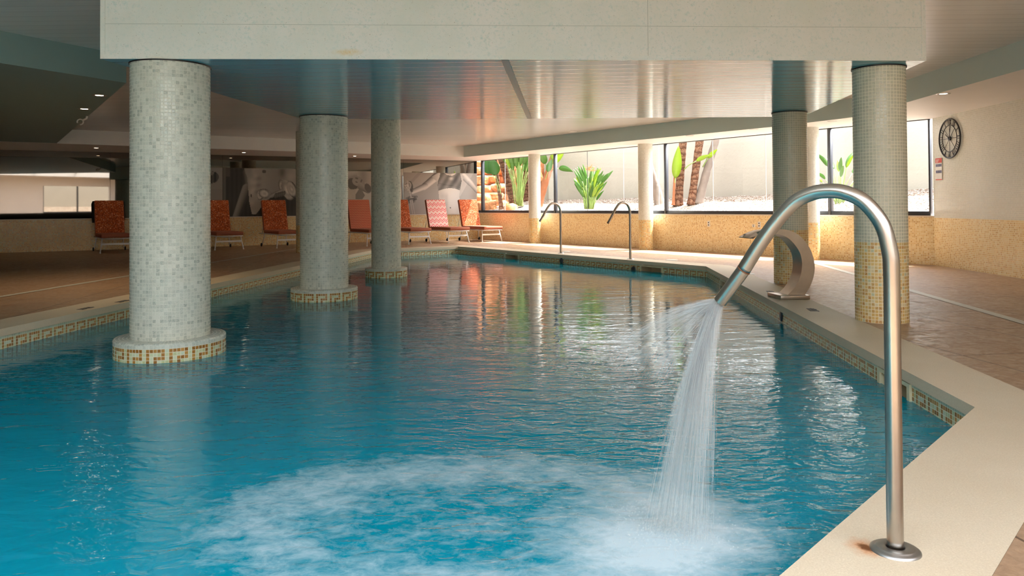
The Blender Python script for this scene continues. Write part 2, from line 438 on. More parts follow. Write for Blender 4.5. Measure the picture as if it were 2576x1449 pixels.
t = NT('gravel_chips'); oi = t.n('TexCoord'); wn2 = t.n('TexWhiteNoise', noise_dimensions='2D'); t.l(t.uv(), wn2.inputs['Vector'])
c = t.ramp(wn2.outputs['Value'], [(0, srgb(112, 84, 66)), (.3, srgb(150, 130, 112)), (.55, srgb(176, 162, 146)), (.75, srgb(204, 196, 184))], 'CONSTANT')
t.bsdf(c, .85, 0, .2); MAT['chips'] = t.mat
t = NT('orange_rock'); p = t.pos(); n1 = t.noise(p, 3.5, 6, .65, .5); n2 = t.noise(p, 16, 4, .6)
c = t.ramp(n1, [(.3, srgb(140, 92, 62)), (.5, srgb(206, 140, 92)), (.68, srgb(232, 190, 150))]); 
t.bsdf(c, .9, 0, .1, t.bump(t.math('ADD', n1, t.math('MULTIPLY', n2, .4)), .8, .06)); MAT['rock'] = t.mat
def leafmat(name, a, b, tr=.35):
    t = NT(name); n1 = t.noise(t.uv(), 30, 2); c = t.mix(n1, a, b)
    pb = t.bsdf(c, .35, 0, .5); tl = t.n('BsdfTranslucent'); t.l(t.mix(.5, c, (min(1, a[0]*2.2), min(1, a[1]*1.8), a[2]*.6)), tl.inputs[0])
    m = t.n('MixShader'); m.inputs[0].default_value = tr; t.l(pb.outputs[0], m.inputs[1]); t.l(tl.outputs[0], m.inputs[2]); t.l(m.outputs[0], t.out.inputs[0]); return t.mat
MAT['leaf'] = leafmat('strelitzia_leaf', srgb(66, 108, 44), srgb(98, 142, 58))
MAT['leaf_dark'] = leafmat('banana_leaf_green', srgb(64, 110, 58), srgb(96, 146, 72), .3)
MAT['leaf_yellow'] = leafmat('banana_leaf_yellow_green', srgb(128, 158, 44), srgb(156, 176, 60), .4)
MAT['stalk'] = plain('green_stalk', srgb(132, 156, 84), .5, nscale=12, namp=.2)
t = NT('palm_bark'); p = t.objc(); s = t.n('SeparateXYZ'); t.l(p, s.inputs[0]); rg = t.math('FRACT', t.math('ADD', t.math('MULTIPLY', s.outputs[2], 8), t.math('MULTIPLY', t.noise(p, 5, 4), 2.2)))
c = t.mix(t.mr(rg, .0, .5), srgb(66, 44, 34), srgb(132, 100, 80)); c = t.mix(t.mr(t.noise(p, 22, 4), .45, .65), c, srgb(92, 56, 40))
t.bsdf(c, .9, 0, .1, t.bump(rg, .8, .02)); MAT['bark'] = t.mat
MAT['bark_grey'] = plain('pale_trunk', srgb(128, 114, 104), .9, nscale=9, namp=.3, bump=.6, bdist=.02)
MAT['sheath'] = plain('dry_orange_sheath', srgb(152, 94, 60), .8, nscale=12, namp=.25)
MAT['petal'] = plain('orange_petal', srgb(230, 140, 90), .6)

# water: fresnel reflection over a lit teal body, part see-through
t = NT('pool_water'); p = t.pos()
sx = t.n('SeparateXYZ'); t.l(p, sx.inputs[0])
near = t.mr(sx.outputs[1], 3.0, 15.0, 1.0, .22)
w1 = t.noise(t.scale(p, (.65, 1.7, 1)), 2.6, 2, .5, .6)
w2 = t.noise(t.scale(p, (.75, 1.45, 1)), 8.0, 2, .5, .9)
w3 = t.noise(t.scale(p, (1.0, 1.2, 1)), 34, 2, .5, .5)
def dist2(cx, cy, sx_=1.0, sy_=1.0):
    v = t.vmath('SUBTRACT', p, (cx, cy, -.173)); ln = t.n('VectorMath', operation='LENGTH'); t.l(t.scale(v, (sx_, sy_, 0)), ln.inputs[0]); return ln.outputs['Value']
dj = dist2(.55, 2.75)
agit = t.mr(dj, 3.4, .5, 0, 1)
h = t.math('ADD', t.math('MULTIPLY', w1, .55), t.math('ADD', t.math('MULTIPLY', w2, t.math('MULTIPLY_ADD', agit, .70, .16)), t.math('MULTIPLY', w3, t.math('MULTIPLY_ADD', agit, .10, .008))))
h = t.math('MULTIPLY', h, near)
nrm = t.bump(h, 1.0, .019)
fr = t.n('Fresnel'); fr.inputs[0].default_value = 1.55; t.l(nrm, fr.inputs['Normal'])
# foam: a drifting ring round the spot where the jet lands, densest under the jet
rd = t.math('ABSOLUTE', t.math('SUBTRACT', dist2(-.17, 2.88, 1.0, 1.5), .80))
fn = t.noise(t.scale(p, (1, 1.25, 1)), 9.0, 8, .72, .35); fn2 = t.noise(p, 3.2, 3, .5, .5)
ring = t.mr(t.math('ADD', rd, t.math('MULTIPLY', t.math('SUBTRACT', fn2, .5), .35)), .40, .02, 0, 1, True)
core = t.mr(dist2(.52, 2.66, .9, .8), .52, .03, 0, 1, True)
arm = t.mr(dist2(-.05, 3.0, .55, 1.0), 1.05, .3, 0, .40, True)
dens = t.math('ADD', t.math('MULTIPLY', ring, .44), t.math('ADD', t.math('MULTIPLY', core, 1.0), arm))
foam = t.mr(t.math('ADD', dens, t.math('MULTIPLY', t.math('SUBTRACT', fn, .5), 2.1)), .30, 1.55, 0, .80)
foam = t.math('MULTIPLY', foam, t.mr(dens, .0, .25))
tr = t.n('BsdfTransparent'); tr.inputs[0].default_value = (.12, .62, .70, 1)
body = t.n('BsdfDiffuse'); body.inputs[0].default_value = (0.0, .36, .50, 1)
inner = t.n('MixShader'); inner.inputs[0].default_value = .70; t.l(tr.outputs[0], inner.inputs[1]); t.l(body.outputs[0], inner.inputs[2])
gl = t.n('BsdfGlossy'); gl.inputs['Roughness'].default_value = .035; t.l(nrm, gl.inputs['Normal'])
mx = t.n('MixShader'); t.l(fr.outputs[0], mx.inputs[0]); t.l(inner.outputs[0], mx.inputs[1]); t.l(gl.outputs[0], mx.inputs[2])
fo = t.n('BsdfDiffuse'); fo.inputs[0].default_value = (.66, .76, .79, 1)
mf = t.n('MixShader'); t.l(foam, mf.inputs[0]); t.l(mx.outputs[0], mf.inputs[1]); t.l(fo.outputs[0], mf.inputs[2]); t.l(mf.outputs[0], t.out.inputs[0])
MAT['water'] = t.mat
t = NT('spray_water'); tr = t.n('BsdfTransparent'); pb = t.n('BsdfDiffuse'); pb.inputs[0].default_value = (.88, .92, .92, 1); tl = t.n('BsdfTranslucent'); tl.inputs[0].default_value = (.88, .92, .92, 1)
m1 = t.n('MixShader'); m1.inputs[0].default_value = .5; t.l(pb.outputs[0], m1.inputs[1]); t.l(tl.outputs[0], m1.inputs[2])
m2 = t.n('MixShader'); m2.inputs[0].default_value = .075; t.l(tr.outputs[0], m2.inputs[1]); t.l(m1.outputs[0], m2.inputs[2]); t.l(m2.outputs[0], t.out.inputs[0])
MAT['spray'] = t.mat
def emit(name, col, st):
    t = NT(name); e = t.n('Emission'); e.inputs[0].default_value = (*col, 1); e.inputs[1].default_value = st; t.l(e.outputs[0], t.out.inputs[0]); return t.mat
MAT['lamp'] = emit('lamp_glow', (1, .8, .55), 9)
MAT['pool_lamp'] = emit('pool_lamp_glow', (.25, .6, 1), 6)

# ------------------------------------------------------------------ plan of the place (x right, y into the view, z up; deck top z = 0)
WZ = -.173                 # water
CEIL, LOW, SLAB = 2.65, 2.35, 2.154
SILL = .77
def wl(X): return 22.9+.53*(X+.95)          # mirror wall line
def ww(X): return 22.7-1.377*(X+.95)        # window wall line
CORN = (-1.055, ww(-1.055))
RC = (6.75, ww(6.75))
LW = (-15.0, wl(-15.0))
ROOM = [LW, CORN, RC, (6.62, 9.0), (6.6, -6.0), (-15.0, -6.0)]
POOL = [(-5.0, -1.4), (-3.2, 17.35), (-1.34, 18.62), (3.11, 12.17), (2.25, 3.70), (-2.49, -1.4)]
def offset(poly, d):
    n = len(poly); out = []
    for i in range(n):
        a, b, c = Vector(poly[i-1]), Vector(poly[i]), Vector(poly[(i+1) % n])
        e1 = (b-a).normalized(); e2 = (c-b).normalized()
        n1 = Vector((-e1.y, e1.x)); n2 = Vector((-e2.y, e2.x))     # left of travel
        k = (n1+n2); k = k/ (1+n1.dot(n2))
        out.append(tuple(b + k*d))
    return out
n_pool = len(POOL); POOL_OUT = offset(POOL, .42); POOL_IN = offset(POOL, .02)
def ringmesh(mb, outer, inner, z, mat=0):
    o = [Vector((x, y, 0)) for x, y in outer]; i = [Vector((x, y, 0)) for x, y in inner]
    allv = o+i; tri = tessellate_polygon([o, i]); f = []
    for a, b, c in tri:
        if (allv[b]-allv[a]).cross(allv[c]-allv[a]).z < 0: a, c = c, a
        f.append((a, b, c))
    mb.add([(p.x, p.y, z) for p in allv], f, mat)

# floor
m = MB(); ringmesh(m, ROOM, POOL_OUT, 0); tag(m.build('floor', MAT['deck']), kind='structure', label='brown stamped tile pool deck around the water', cat='floor')
# coping
m = MB(); n = len(POOL)
ringmesh(m, POOL_OUT, POOL, 0.001)
for a, b, z0, z1 in ((POOL, POOL, -.062, .001), (POOL_IN, POOL, -.062, -.062)):
    for i in range(n):
        j = (i+1) % n
        m.add([(*a[i], z0), (*a[j], z0), (*b[j], z1), (*b[i], z1)], [(0, 1, 2, 3)])
tag(m.build('pool_coping', MAT['coping']), kind='structure', label='beige washed concrete coping around the pool edge', cat='pool edge')
# tiled band on the pool wall: one face for each glass tile, brown ones drawing the key pattern
KEY = ["11111.", "1...1.", "1.111.", "1.1...", "1.1.11", "1.1..1", "1.1111"]
TILE = .026
def on_edge(a, b, px, z=-.1):
    """where the pool wall line a-b crosses the sight line of photograph column px"""
    k = (px-1288)/F_PX; ax, ay = a; bx, by = b; t_ = (k*ay-ax)/((bx-ax)-k*(by-ay)); return (ax+(bx-ax)*t_, ay+(by-ay)*t_)
SKIM = [(2, 1287, .56, 'cream skimmer opening in the far pool wall, nearer the loungers'), (2, 1637, .56, 'cream skimmer opening in the far pool wall, near the angled pool corner'),
        (3, 2244, .50, 'cream skimmer opening behind the foreground pipe'), (3, 1818, .46, 'cream skimmer opening behind the spraying nozzle')]
def key_band(mb, a, b, ztop, rows=13, tile=TILE, gaps=()):
    a = Vector((*a, 0)); b = Vector((*b, 0)); L = (b-a).length; nt = max(1, round(L/tile)); e = (b-a)/nt
    for r in range(rows):
        z1 = ztop-r*tile; z0 = z1-tile
        c = 0
        while c < nt:
            if r == 0 or r > 7: mid = 2; c2 = min(nt, c+2)
            else:
                brown = KEY[r-1][c % 6] == '1'; mid = 0 if brown else 1; c2 = c+1
                while c2 < nt and (KEY[r-1][c2 % 6] == '1') == brown: c2 += 1
            p, q = a+e*c, a+e*c2; mid_ = (c+c2)/2*L/nt
            if r < 9 and any(g0 < mid_ < g1 for g0, g1 in gaps): c = c+1; continue
            mb.add([(p.x, p.y, z0), (q.x, q.y, z0), (q.x, q.y, z1), (p.x, p.y, z1)], [(0, 1, 2, 3)], mid, [[(c, -r-1), (c2, -r-1), (c2, -r), (c, -r)]])
            c = c2
m = MB()
for i in range(n):
    gp = []
    for ed, px_, w_, _ in SKIM:
        if ed == i: q_ = math.dist(POOL_IN[i], on_edge(POOL_IN[i], POOL_IN[(i+1) % n], px_)); gp.append((q_-w_/2+.02, q_+w_/2-.02))
    key_band(m, POOL_IN[i], POOL_IN[(i+1) % n], -.062, gaps=gp)
o = m.build('pool_tile_band', [MAT['brown_tiles'], MAT['pale_tiles'], MAT['sage_tiles']]); tag(o, kind='structure', label='greek key mosaic band along the pool wall', cat='pool wall')
m = MB()
for i in range(n):
    a, b = POOL_IN[i], POOL_IN[(i+1) % n]; L = math.dist(a, b)
    m.add([(*a, -1.45), (*b, -1.45), (*b, -.40), (*a, -.40)], [(0, 1, 2, 3)], 0, [[(0, 0), (L/.03, 0), (L/.03, 35), (0, 35)]])
m.prism(POOL_IN, -1.5, -1.45, 0)
for k in range(len(m.uv)): 
    if k >= n: m.uv[k] = [(u/.03, v/.03) for u, v in m.uv[k]]
tag(m.build('pool_basin', MAT['pool_tiles']), kind='structure', label='turquoise tiled pool basin under the water', cat='pool')
# water
m = MB(); m.prism(POOL_IN, WZ-.01, WZ, 0, sides=False, bot=False)
tag(m.build('pool_water', MAT['water']), 'rippling turquoise pool water with a foam ring', 'water', kind='structure')
# light drain strips let into the deck
def strip(mb, pts, w):
    for a, b in zip(pts[:-1], pts[1:]):
        a, b = Vector((*a, 0)), Vector((*b, 0)); e = (b-a).normalized(); q = Vector((-e.y, e.x, 0))*w/2
        mb.add([a-q+Vector((0, 0, .003)), b-q+Vector((0, 0, .003)), b+q+Vector((0, 0, .003)), a+q+Vector((0, 0, .003))], [(0, 1, 2, 3)])
m = MB(); strip(m, [(5.12, 13.1), (4.42, 7.76), (4.0, 4.5), (3.6, 1.5)], .10); tag(m.build('trim_1', MAT['strip']), kind='structure')
m = MB(); strip(m, [(-5.1, 19.2), (-5.46, 13.7), (-5.75, 9.9), (-6.2, 3.0)], .09); tag(m.build('trim_2', MAT['strip']), kind='structure')

# ------------------------------------------------------------------ walls
def mwall(mb, a, b, z0, z1, tile=.027, mat=0, flip=False):
    L = math.dist(a, b)
    v = [(*a, z0), (*b, z0), (*b, z1), (*a, z1)]; f = (0, 1, 2, 3); uv = [(0, z0/tile), (L/tile, z0/tile), (L/tile, z1/tile), (0, z1/tile)]
    if flip: f = f[::-1]; uv = uv[::-1]
    mb.add(v, [f], mat, [uv])
# window wall: mosaic parapet
def off2(a, b, d):
    e = (Vector(b)-Vector(a)).normalized(); nn = Vector((-e.y, e.x)); return tuple(Vector(a)+nn*d), tuple(Vector(b)+nn*d)
m = MB(); mwall(m, CORN, RC, 0, SILL); a2, b2 = off2(CORN, RC, .09)
m.prism([CORN, RC, b2, a2], SILL-.001, SILL, 1); mwall(m, a2, b2, 0, SILL, mat=1)
tag(m.build('wall_window_side', [MAT['gold_wall'], MAT['plaster']]), kind='structure', label='low gold mosaic wall under the garden windows', cat='wall')
m = MB(); e = (Vector(RC)-Vector(CORN)).normalized(); nrm_ww = Vector((-e.y, e.x))
m.prism([tuple(Vector(CORN)-nrm_ww*.012), tuple(Vector(RC)-nrm_ww*.012), b2, a2], SILL, SILL+.022)
tag(m.build('trim_3', MAT['stone_cap']), kind='structure')
# windows
def wpt(X, d=0.0): q = Vector((X, ww(X))); return q + nrm_ww*d
def xline(px):
    a = (px-1288)/F_PX; return a*(22.7-1.377*.95)/(1+1.377*a) if True else 0
stops = [xline(1212), xline(1393), xline(1671), xline(2083), xline(2339)]
ANG = math.atan2(e.y, e.x)
seams = [[1268, 1327], [1475, 1566, 1655], [1791, 1924], [2200]]
for k in range(4):
    root = tag(empty('window_%d' % (k+1), (wpt(stops[k], .04).x, wpt(stops[k], .04).y, SILL+.022), ANG), kind='structure')
    L = (wpt(stops[k+1])-wpt(stops[k])).length; H = LOW-SILL-.022
    fr = MB(); fr.box(.0, L, -.035, .035, 0, .07); fr.box(0.0 if k else -.035, .055 if k else .035, -.05, .05, 0, H)
    if k == 3: fr.box(L-.02, L+.01, -.035, .035, 0, H)
    fr.box(0, L, -.03, .03, H-.012, H)
    bevel(fr.build('window_frame', MAT['black_frame'], root), .006, 1)
    xs = [.05]+[(wpt(xline(p))-wpt(stops[k])).length for p in seams[k]]+[L]
    for a, b in zip(xs[:-1], xs[1:]):
        g = MB(); g.add([(a+.003, 0, .07), (b-.003, 0, .07), (b-.003, 0, H), (a+.003, 0, H)], [(0, 1, 2, 3)]); g.build('pane', MAT['glass'], root)
    for x in xs[1:-1]:
        g = MB(); g.box(x-.004, x+.004, -.004, .004, .07, H); g.build('glass_joint', MAT['black_frame' if k == 1 and x < 2.4 else 'white_plastic'], root)
# the gap between mirror wall corner and first mullion is glass too
root = tag(empty('window_5', (CORN[0]+nrm_ww.x*.04, CORN[1]+nrm_ww.y*.04, SILL+.022), ANG), kind='structure')
L = (wpt(stops[0])-Vector(CORN)).length
g = MB(); g.box(0, L-.035, -.03, .03, 0, .07); g.build('window_frame', MAT['black_frame'], root)
g = MB(); g.add([(0, 0, .07), (L-.035, 0, .07), (L-.035, 0, LOW-SILL-.022), (0, 0, LOW-SILL-.022)], [(0, 1, 2, 3)]); g.build('pane', MAT['glass'], root)
# right wall: pale mosaic above gold
m = MB()
for a, b in ((RC, (6.62, 9.0)), ((6.62, 9.0), (6.6, -6.0))):
    mwall(m, a, b, 0, SILL-.01, mat=0); mwall(m, a, b, SILL-.01, LOW, mat=1)
tag(m.build('wall_right', [MAT['gold_wall'], MAT['white_mosaic']]), kind='structure', label='pale mosaic wall with a gold mosaic lower half', cat='wall')
# mirror wall on the left: gold mosaic base, bronze reflecting glass above
ML = .74
m = MB(); mwall(m, LW, CORN, 0, ML)
tag(m.build('wall_left', MAT['gold_mosaic']), kind='structure', label='gold mosaic base wall below the mirrored glass', cat='wall')
ew = (Vector(CORN)-Vector(LW)).normalized(); nw = Vector((ew.y, -ew.x))   # towards the room
m = MB(); m.prism([LW, CORN, tuple(Vector(CORN)+nw*.015), tuple(Vector(LW)+nw*.015)], ML, ML+.02); tag(m.build('trim_4', MAT['stone_cap']), kind='structure')
def wallpt(px, py, d=0.0):      # a photographed point on the mirror wall
    return onplane(px, py, (CORN[0]+nw.x*d, CORN[1]+nw.y*d, 0), (nw.x, nw.y, 0))
pw = [LW]+[tuple(wallpt(px, 500).xy) for px in (277, 560, 868, 1015)]+[CORN]
root = tag(empty('wall_left_mirror'), kind='structure', label='tall bronze reflecting glass panels above the mosaic base', cat='wall')
for a, b in zip(pw[:-1], pw[1:]):
    q = (Vector(b)-Vector(a)).normalized()*.003
    g = MB(); g.add([(a[0]+q.x, a[1]+q.y, ML+.02), (b[0]-q.x, b[1]-q.y, ML+.02), (b[0]-q.x, b[1]-q.y, LOW), (a[0]+q.x, a[1]+q.y, LOW)], [(0, 1, 2, 3)])
    g.build('mirror_panel', MAT['mirror'], root)
m = MB(); m.prism([(LW[0], LW[1]+.03), (CORN[0]-.03, CORN[1]+.03), (CORN[0]-.05, CORN[1]+.12), (LW[0], LW[1]+.12)], 0, LOW); tag(m.build('wall_left_backing', MAT['dark_hole']), kind='structure')
m = MB(); m.box(-15.1, -15.0, -6, 16, 0, CEIL); tag(m.build('wall_far_left', MAT['bulk']), kind='structure')
# back wall behind the camera: parapet and a long window band open to a terrace
m = MB(); mwall(m, (6.6, -6), (-15, -6), 0, SILL)
m.box(-15, 6.6, -6.2, -6, 0, SILL, 1); m.box(-15, 6.6, -6.2, -6, 2.2, CEIL+.1, 1); m.box(-15, -.4, -6.2, -6, SILL, 2.2, 1); m.box(3.1, 3.6, -6.2, -6, SILL, 2.2, 1)
tag(m.build('wall_back', [MAT['gold_wall'], MAT['bulk']]), kind='structure')
for k, (x, w_) in enumerate(((-.4, 1.75), (1.35, 1.75), (3.6, 1.5), (5.1, 1.5))):
    root = tag(empty('window_%d' % (6+k), (x, -6.1, SILL)), kind='structure'); H = 2.2-SILL
    g = MB(); g.box(0, .06, -.04, .04, 0, H); g.box(0, w_, -.04, .04, 0, .06); g.build('window_frame', MAT['black_frame'], root)
    g = MB(); g.add([(.06, 0, .06), (w_, 0, .06), (w_, 0, H), (.06, 0, H)], [(0, 1, 2, 3)]); g.build('pane', MAT['glass'], root)

# ------------------------------------------------------------------ ceilings
OUT = [(LW[0], LW[1]+.3), (CORN[0]+.02, CORN[1]+.08), (RC[0]+.05, RC[1]+.03), (6.85, 9), (6.85, -6.2), (-15.2, -6.2)]
ADDED_ROOFLIGHT = [(-3.4, -4.4), (4.4, -4.4), (4.4, 1.0), (-3.4, 1.0)]      # unseen roof opening, added behind the camera to let in daylight
m = MB(); ringmesh(m, OUT, ADDED_ROOFLIGHT, CEIL+.25); ringmesh(m, OUT, ADDED_ROOFLIGHT, CEIL); m.f = [f if i < len(m.f)//2 else f[::-1] for i, f in enumerate(m.f)]
for i in range(4):
    a_, b_ = ADDED_ROOFLIGHT[i], ADDED_ROOFLIGHT[(i+1) % 4]; m.add([(*a_, CEIL), (*b_, CEIL), (*b_, CEIL+.25), (*a_, CEIL+.25)], [(0, 1, 2, 3)])
tag(m.build('ceiling', MAT['ceiling']), kind='structure', label='glossy grey boarded main ceiling', cat='ceiling')
root = tag(empty('window_20', (0, 0, CEIL+.2)), kind='structure')  # frame bars across the added roof opening, out of view
for k in range(5):
    g = MB(); x_ = -3.4+1.95*k; g.box(x_-.03, x_+.03, -4.4, 1.0, 0, .05); g.build('window_frame', MAT['black_frame'], root)
def bulk(name, poly, label):
    m = MB(); m.prism(poly, LOW, CEIL, 0, bot=False, top=False); m.prism(poly, LOW, LOW+.01, 1, sides=False, top=False)
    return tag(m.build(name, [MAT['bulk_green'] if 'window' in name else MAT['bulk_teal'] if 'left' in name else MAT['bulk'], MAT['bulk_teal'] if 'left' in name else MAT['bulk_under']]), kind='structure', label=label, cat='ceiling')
INNER = (-1.33, 20.95)
bulk('ceiling_bulkhead_mirror_side', [(-1.33, 20.95), (CORN[0]+.02, CORN[1]+.2), (LW[0], LW[1]+.3), (-15, 12.1), (-9.1, 15.85)], 'pale lowered ceiling band over the sun loungers')
bulk('ceiling_bulkhead_window_side', [(-1.33, 20.95), (4.6, 13.25), (5.40, 11.8), (5.27, 9.2), (5.1, 5.0), (5.0, -6.1), (6.8, -6.1), (6.8, 9), (RC[0]+.05, RC[1]+.02), (CORN[0]+.02, CORN[1]+.06)], 'pale green lowered ceiling band over the garden windows')
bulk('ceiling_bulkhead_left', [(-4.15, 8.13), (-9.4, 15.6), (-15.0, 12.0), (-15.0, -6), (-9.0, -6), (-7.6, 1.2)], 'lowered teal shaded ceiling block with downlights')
# the deep slab over the pool
SL = [(-3.171, 5.821), (3.375, 6.134), (3.83, 9.75), (3.55, 10.03), (-1.47, 10.05), (-2.75, 9.80)]
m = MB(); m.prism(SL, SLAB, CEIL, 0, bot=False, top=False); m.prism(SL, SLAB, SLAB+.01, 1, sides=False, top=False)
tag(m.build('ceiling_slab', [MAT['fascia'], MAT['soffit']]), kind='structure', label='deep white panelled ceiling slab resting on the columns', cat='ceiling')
# panel joints and edge trims of the front fascia
fa, fb = Vector((-3.171, 5.821)), Vector((3.375, 6.134)); fe = (fb-fa).normalized(); fn_ = Vector((fe.y, -fe.x)); FL = (fb-fa).length
def fbox(mb, u0, u1, z0, z1, d=.006, mat=0):
    X = Matrix.Translation((fa.x, fa.y, 0)) @ Matrix.Rotation(math.atan2(fe.y, fe.x), 4, 'Z'); mb.box(u0, u1, -d, .001, z0, z1, mat, X)
m = MB(); fbox(m, 0, FL, SLAB, SLAB+.034); fbox(m, 0, .035, SLAB+.034, CEIL); fbox(m, FL-.035, FL, SLAB+.034, CEIL); tag(m.build('trim_5', MAT['fascia']), kind='structure')
m = MB(); fbox(m, .035, FL-.035, 2.425, 2.4275, .0015); fbox(m, 4.27, 4.273, SLAB+.03, CEIL, .0015); tag(m.build('trim_6', plain('joint_line', srgb(170, 180, 170), .6)), kind='structure')
m = MB(); a, b = Vector((-.05, 5.97, 0)), Vector((.24, 10.04, 0)); q = Vector((.03, 0, 0))
m.add([a-q+Vector((0, 0, SLAB-.004)), b-q+Vector((0, 0, SLAB-.004)), b+q+Vector((0, 0, SLAB-.004)), a+q+Vector((0, 0, SLAB-.004))], [(0, 1, 2, 3)]); tag(m.build('trim_7', plain('slab_joint_strip', srgb(150, 172, 176), .3)), kind='structure')
def facade_box():
    m = MB(); q1 = Vector(CORN)+nrm_ww*.07; q2 = Vector(RC)+nrm_ww*.07
    m.prism([tuple(q1), tuple(q2), tuple(q2-nrm_ww*.3), tuple(q1-nrm_ww*.3)], LOW+.02, FAC_Z); tag(m.build('wall_facade', MAT['plaster']), kind='structure')
FAC_Z = 3.6
facade_box()

# ------------------------------------------------------------------ columns
def column(name, x, y, r, top, label, upper, ring=None, split=None, z0=0.0, tile=.028, group=None):
    root = tag(empty(name, (x, y, z0)), label, 'column', group, 'thing')
    H = top-z0
    if ring:
        R, zr = ring
        g = MB(); g.lathe([(r, zr-z0), (r, H)], 96, 0, smooth=True, tile=tile); g.build('shaft', upper, root)
        g = MB(); prof = [(r-.01, zr-z0), (R-.012, zr-z0), (R-.003, zr-z0-.004), (R, zr-z0-.012)]
        g.lathe(prof, 96, 0, smooth=True, tile=tile)
        nt = 6*round(2*PI*R/tile/6); rows = 9
        for rr in range(rows):
            za = zr-z0-.012-rr*tile; zb = za-tile
            for c in range(nt):
                q0, q1 = 2*PI*c/nt, 2*PI*(c+1)/nt
                br = rr >= 1 and rr <= 7 and KEY[rr-1][c % 6] == '1'
                g.add([(R*math.cos(q0), R*math.sin(q0), zb), (R*math.cos(q1), R*math.sin(q1), zb), (R*math.cos(q1), R*math.sin(q1), za), (R*math.cos(q0), R*math.sin(q0), za)], [(0, 1, 2, 3)], 1 if br else (2 if rr else 0), [[(c, -rr-1), (c+1, -rr-1), (c+1, -rr), (c, -rr)]], True)
        g.build('plinth', [upper, MAT['brown_tiles'], MAT['pale_tiles']], root)
        g = MB(); g.lathe([(r, -1.2), (r, zr-z0-.2)], 48, 0, smooth=True, tile=tile); g.build('submerged_shaft', MAT['pool_tiles'], root)
    else:
        g = MB(); k = split-z0; g.lathe([(r, 0), (r, k)], 72, 0, smooth=True, tile=tile); g.build('gold_lower_band', MAT['gold_mosaic'], root)
        g = MB(); g.lathe([(r, k), (r, H)], 72, 0, smooth=True, tile=tile); g.build('upper_shaft', upper, root)
    if top == SLAB:
        g = MB(); g.lathe([(r+.006, H-.012), (r+.008, H-.001)], 72, 0, smooth=True); g.build('shadow_gap', MAT['dark_hole'], root)
    return root
column('column', -2.764, 6.122, .300, SLAB, 'thick grey mosaic column nearest the camera, standing in the pool on a gold key plinth', MAT['grey_mosaic'], (.418, -.027), z0=WZ)
column('column', -2.409, 9.69, .300, SLAB, 'thick grey mosaic column in the pool, second back along the left pool edge', MAT['grey_mosaic'], (.418, -.027), z0=WZ)
column('column', -2.113, 12.674, .245, CEIL, 'slimmer grey mosaic column in the pool, farthest of the three in the water', MAT['grey_mosaic'], (.349, -.027), z0=WZ)
column('column', 3.146, 6.456, .209, SLAB, 'pale green and gold mosaic column on the deck beyond the near shower pipe', MAT['green_mosaic'], split=.67)
column('column', 3.52, 9.56, .209, SLAB, 'pale green and gold mosaic column on the deck behind the curved steel blade', MAT['green_mosaic'], split=.67)
column('column', .60, 20.06, .158, LOW, 'slim white and gold column by the windows beside the tall banana clump', MAT['white_mosaic'], split=.66)
column('column', 2.98, 16.86, .162, LOW, 'slim white and gold column by the windows in the middle of the glass front', MAT['white_mosaic'], split=.66)
column('column', 5.30, 13.45, .162, LOW, 'slim white and gold column by the windows half hidden behind the thicker one', MAT['white_mosaic'], split=.66)
column('column', -4.53, 16.6, .21, CEIL, 'brown shaded mosaic column on the left deck half hidden behind a pool column', MAT['grey_mosaic'], split=.6)

# ------------------------------------------------------------------ steel water cannons
def bez(pts, n=8):
    """smooth curve through points (Catmull-Rom)"""
    P = [pts[0]]+list(pts)+[pts[-1]]; out = []
    for i in range(1, len(P)-2):
        for k in range(n):
            t_ = k/n; a, b, c, d = (Vector(P[i-1]), Vector(P[i]), Vector(P[i+1]), Vector(P[i+2]))
            out.append(.5*((2*b)+(c-a)*t_+(2*a-5*b+4*c-d)*t_*t_+(3*b-a-3*c+d)*t_**3))
    out.append(Vector(pts[-1])); return out
def cannon(x, y, ang, label, group=None, r=.0225):
    """shower pipe: local +x points out over the pool"""
    root = tag(empty('water_cannon_pipe', (x, y, 0), ang), label, 'pool fountain', group)
    prof = [(0, 0, .0), (0, 0, .30), (0, 0, .60), (0, 0, .80), (.004, 0, .86), (.024, 0, .938), (.072, 0, 1.003), (.125, 0, 1.031), (.172, 0, 1.038), (.226, 0, 1.031), (.283, 0, 1.003), (.342, 0, .942), (.40, 0, .865), (.454, 0, .783)]
    g = MB(); g.tube(bez(prof, 6), r, 28); g.build('pipe', MAT['steel'], root)
    g = MB(); a, b = Vector((.454, 0, .783)), Vector((.540, 0, .671)); d = (b-a)
    g.tube([a, a+d*.33, a+d*.66, b], r*.985, 28, caps=False); g.tube([b, a+d*.5], r*.86, 28, caps=False)
    g.tube([a+d*.5, a+d*.5+d*.01], r*.86, 28, mat=1)
    nz_ = g.build('nozzle', [MAT['steel'], MAT['dark_hole']], root)
    g = MB(); g.tube([a-d*.012, a+d*.012], r*1.03, 28); g.build('weld_seam', MAT['seam'], nz_)
    g = MB(); g.lathe([(r*1.12, .0), (r*1.12, .012), (r*1.25, .0135), (.050, .0135), (.053, .012), (.056, .009), (.062, .0085), (.067, .005), (.0685, .0)], 64, smooth=True); g.build('flange', MAT['steel_flange'], root)
    return root
A1 = math.atan2(.68, -.73); A2 = math.atan2(-.565, -.825)
cannon(1.095, 2.187, A1, 'large steel water pipe in the foreground spraying into the pool')
cannon(1.009, 15.73, A2, 'small far steel water pipe on the window side coping, nearer the loungers')
cannon(2.165, 13.88, A2, 'small far steel water pipe on the window side coping, nearer the curved blade')

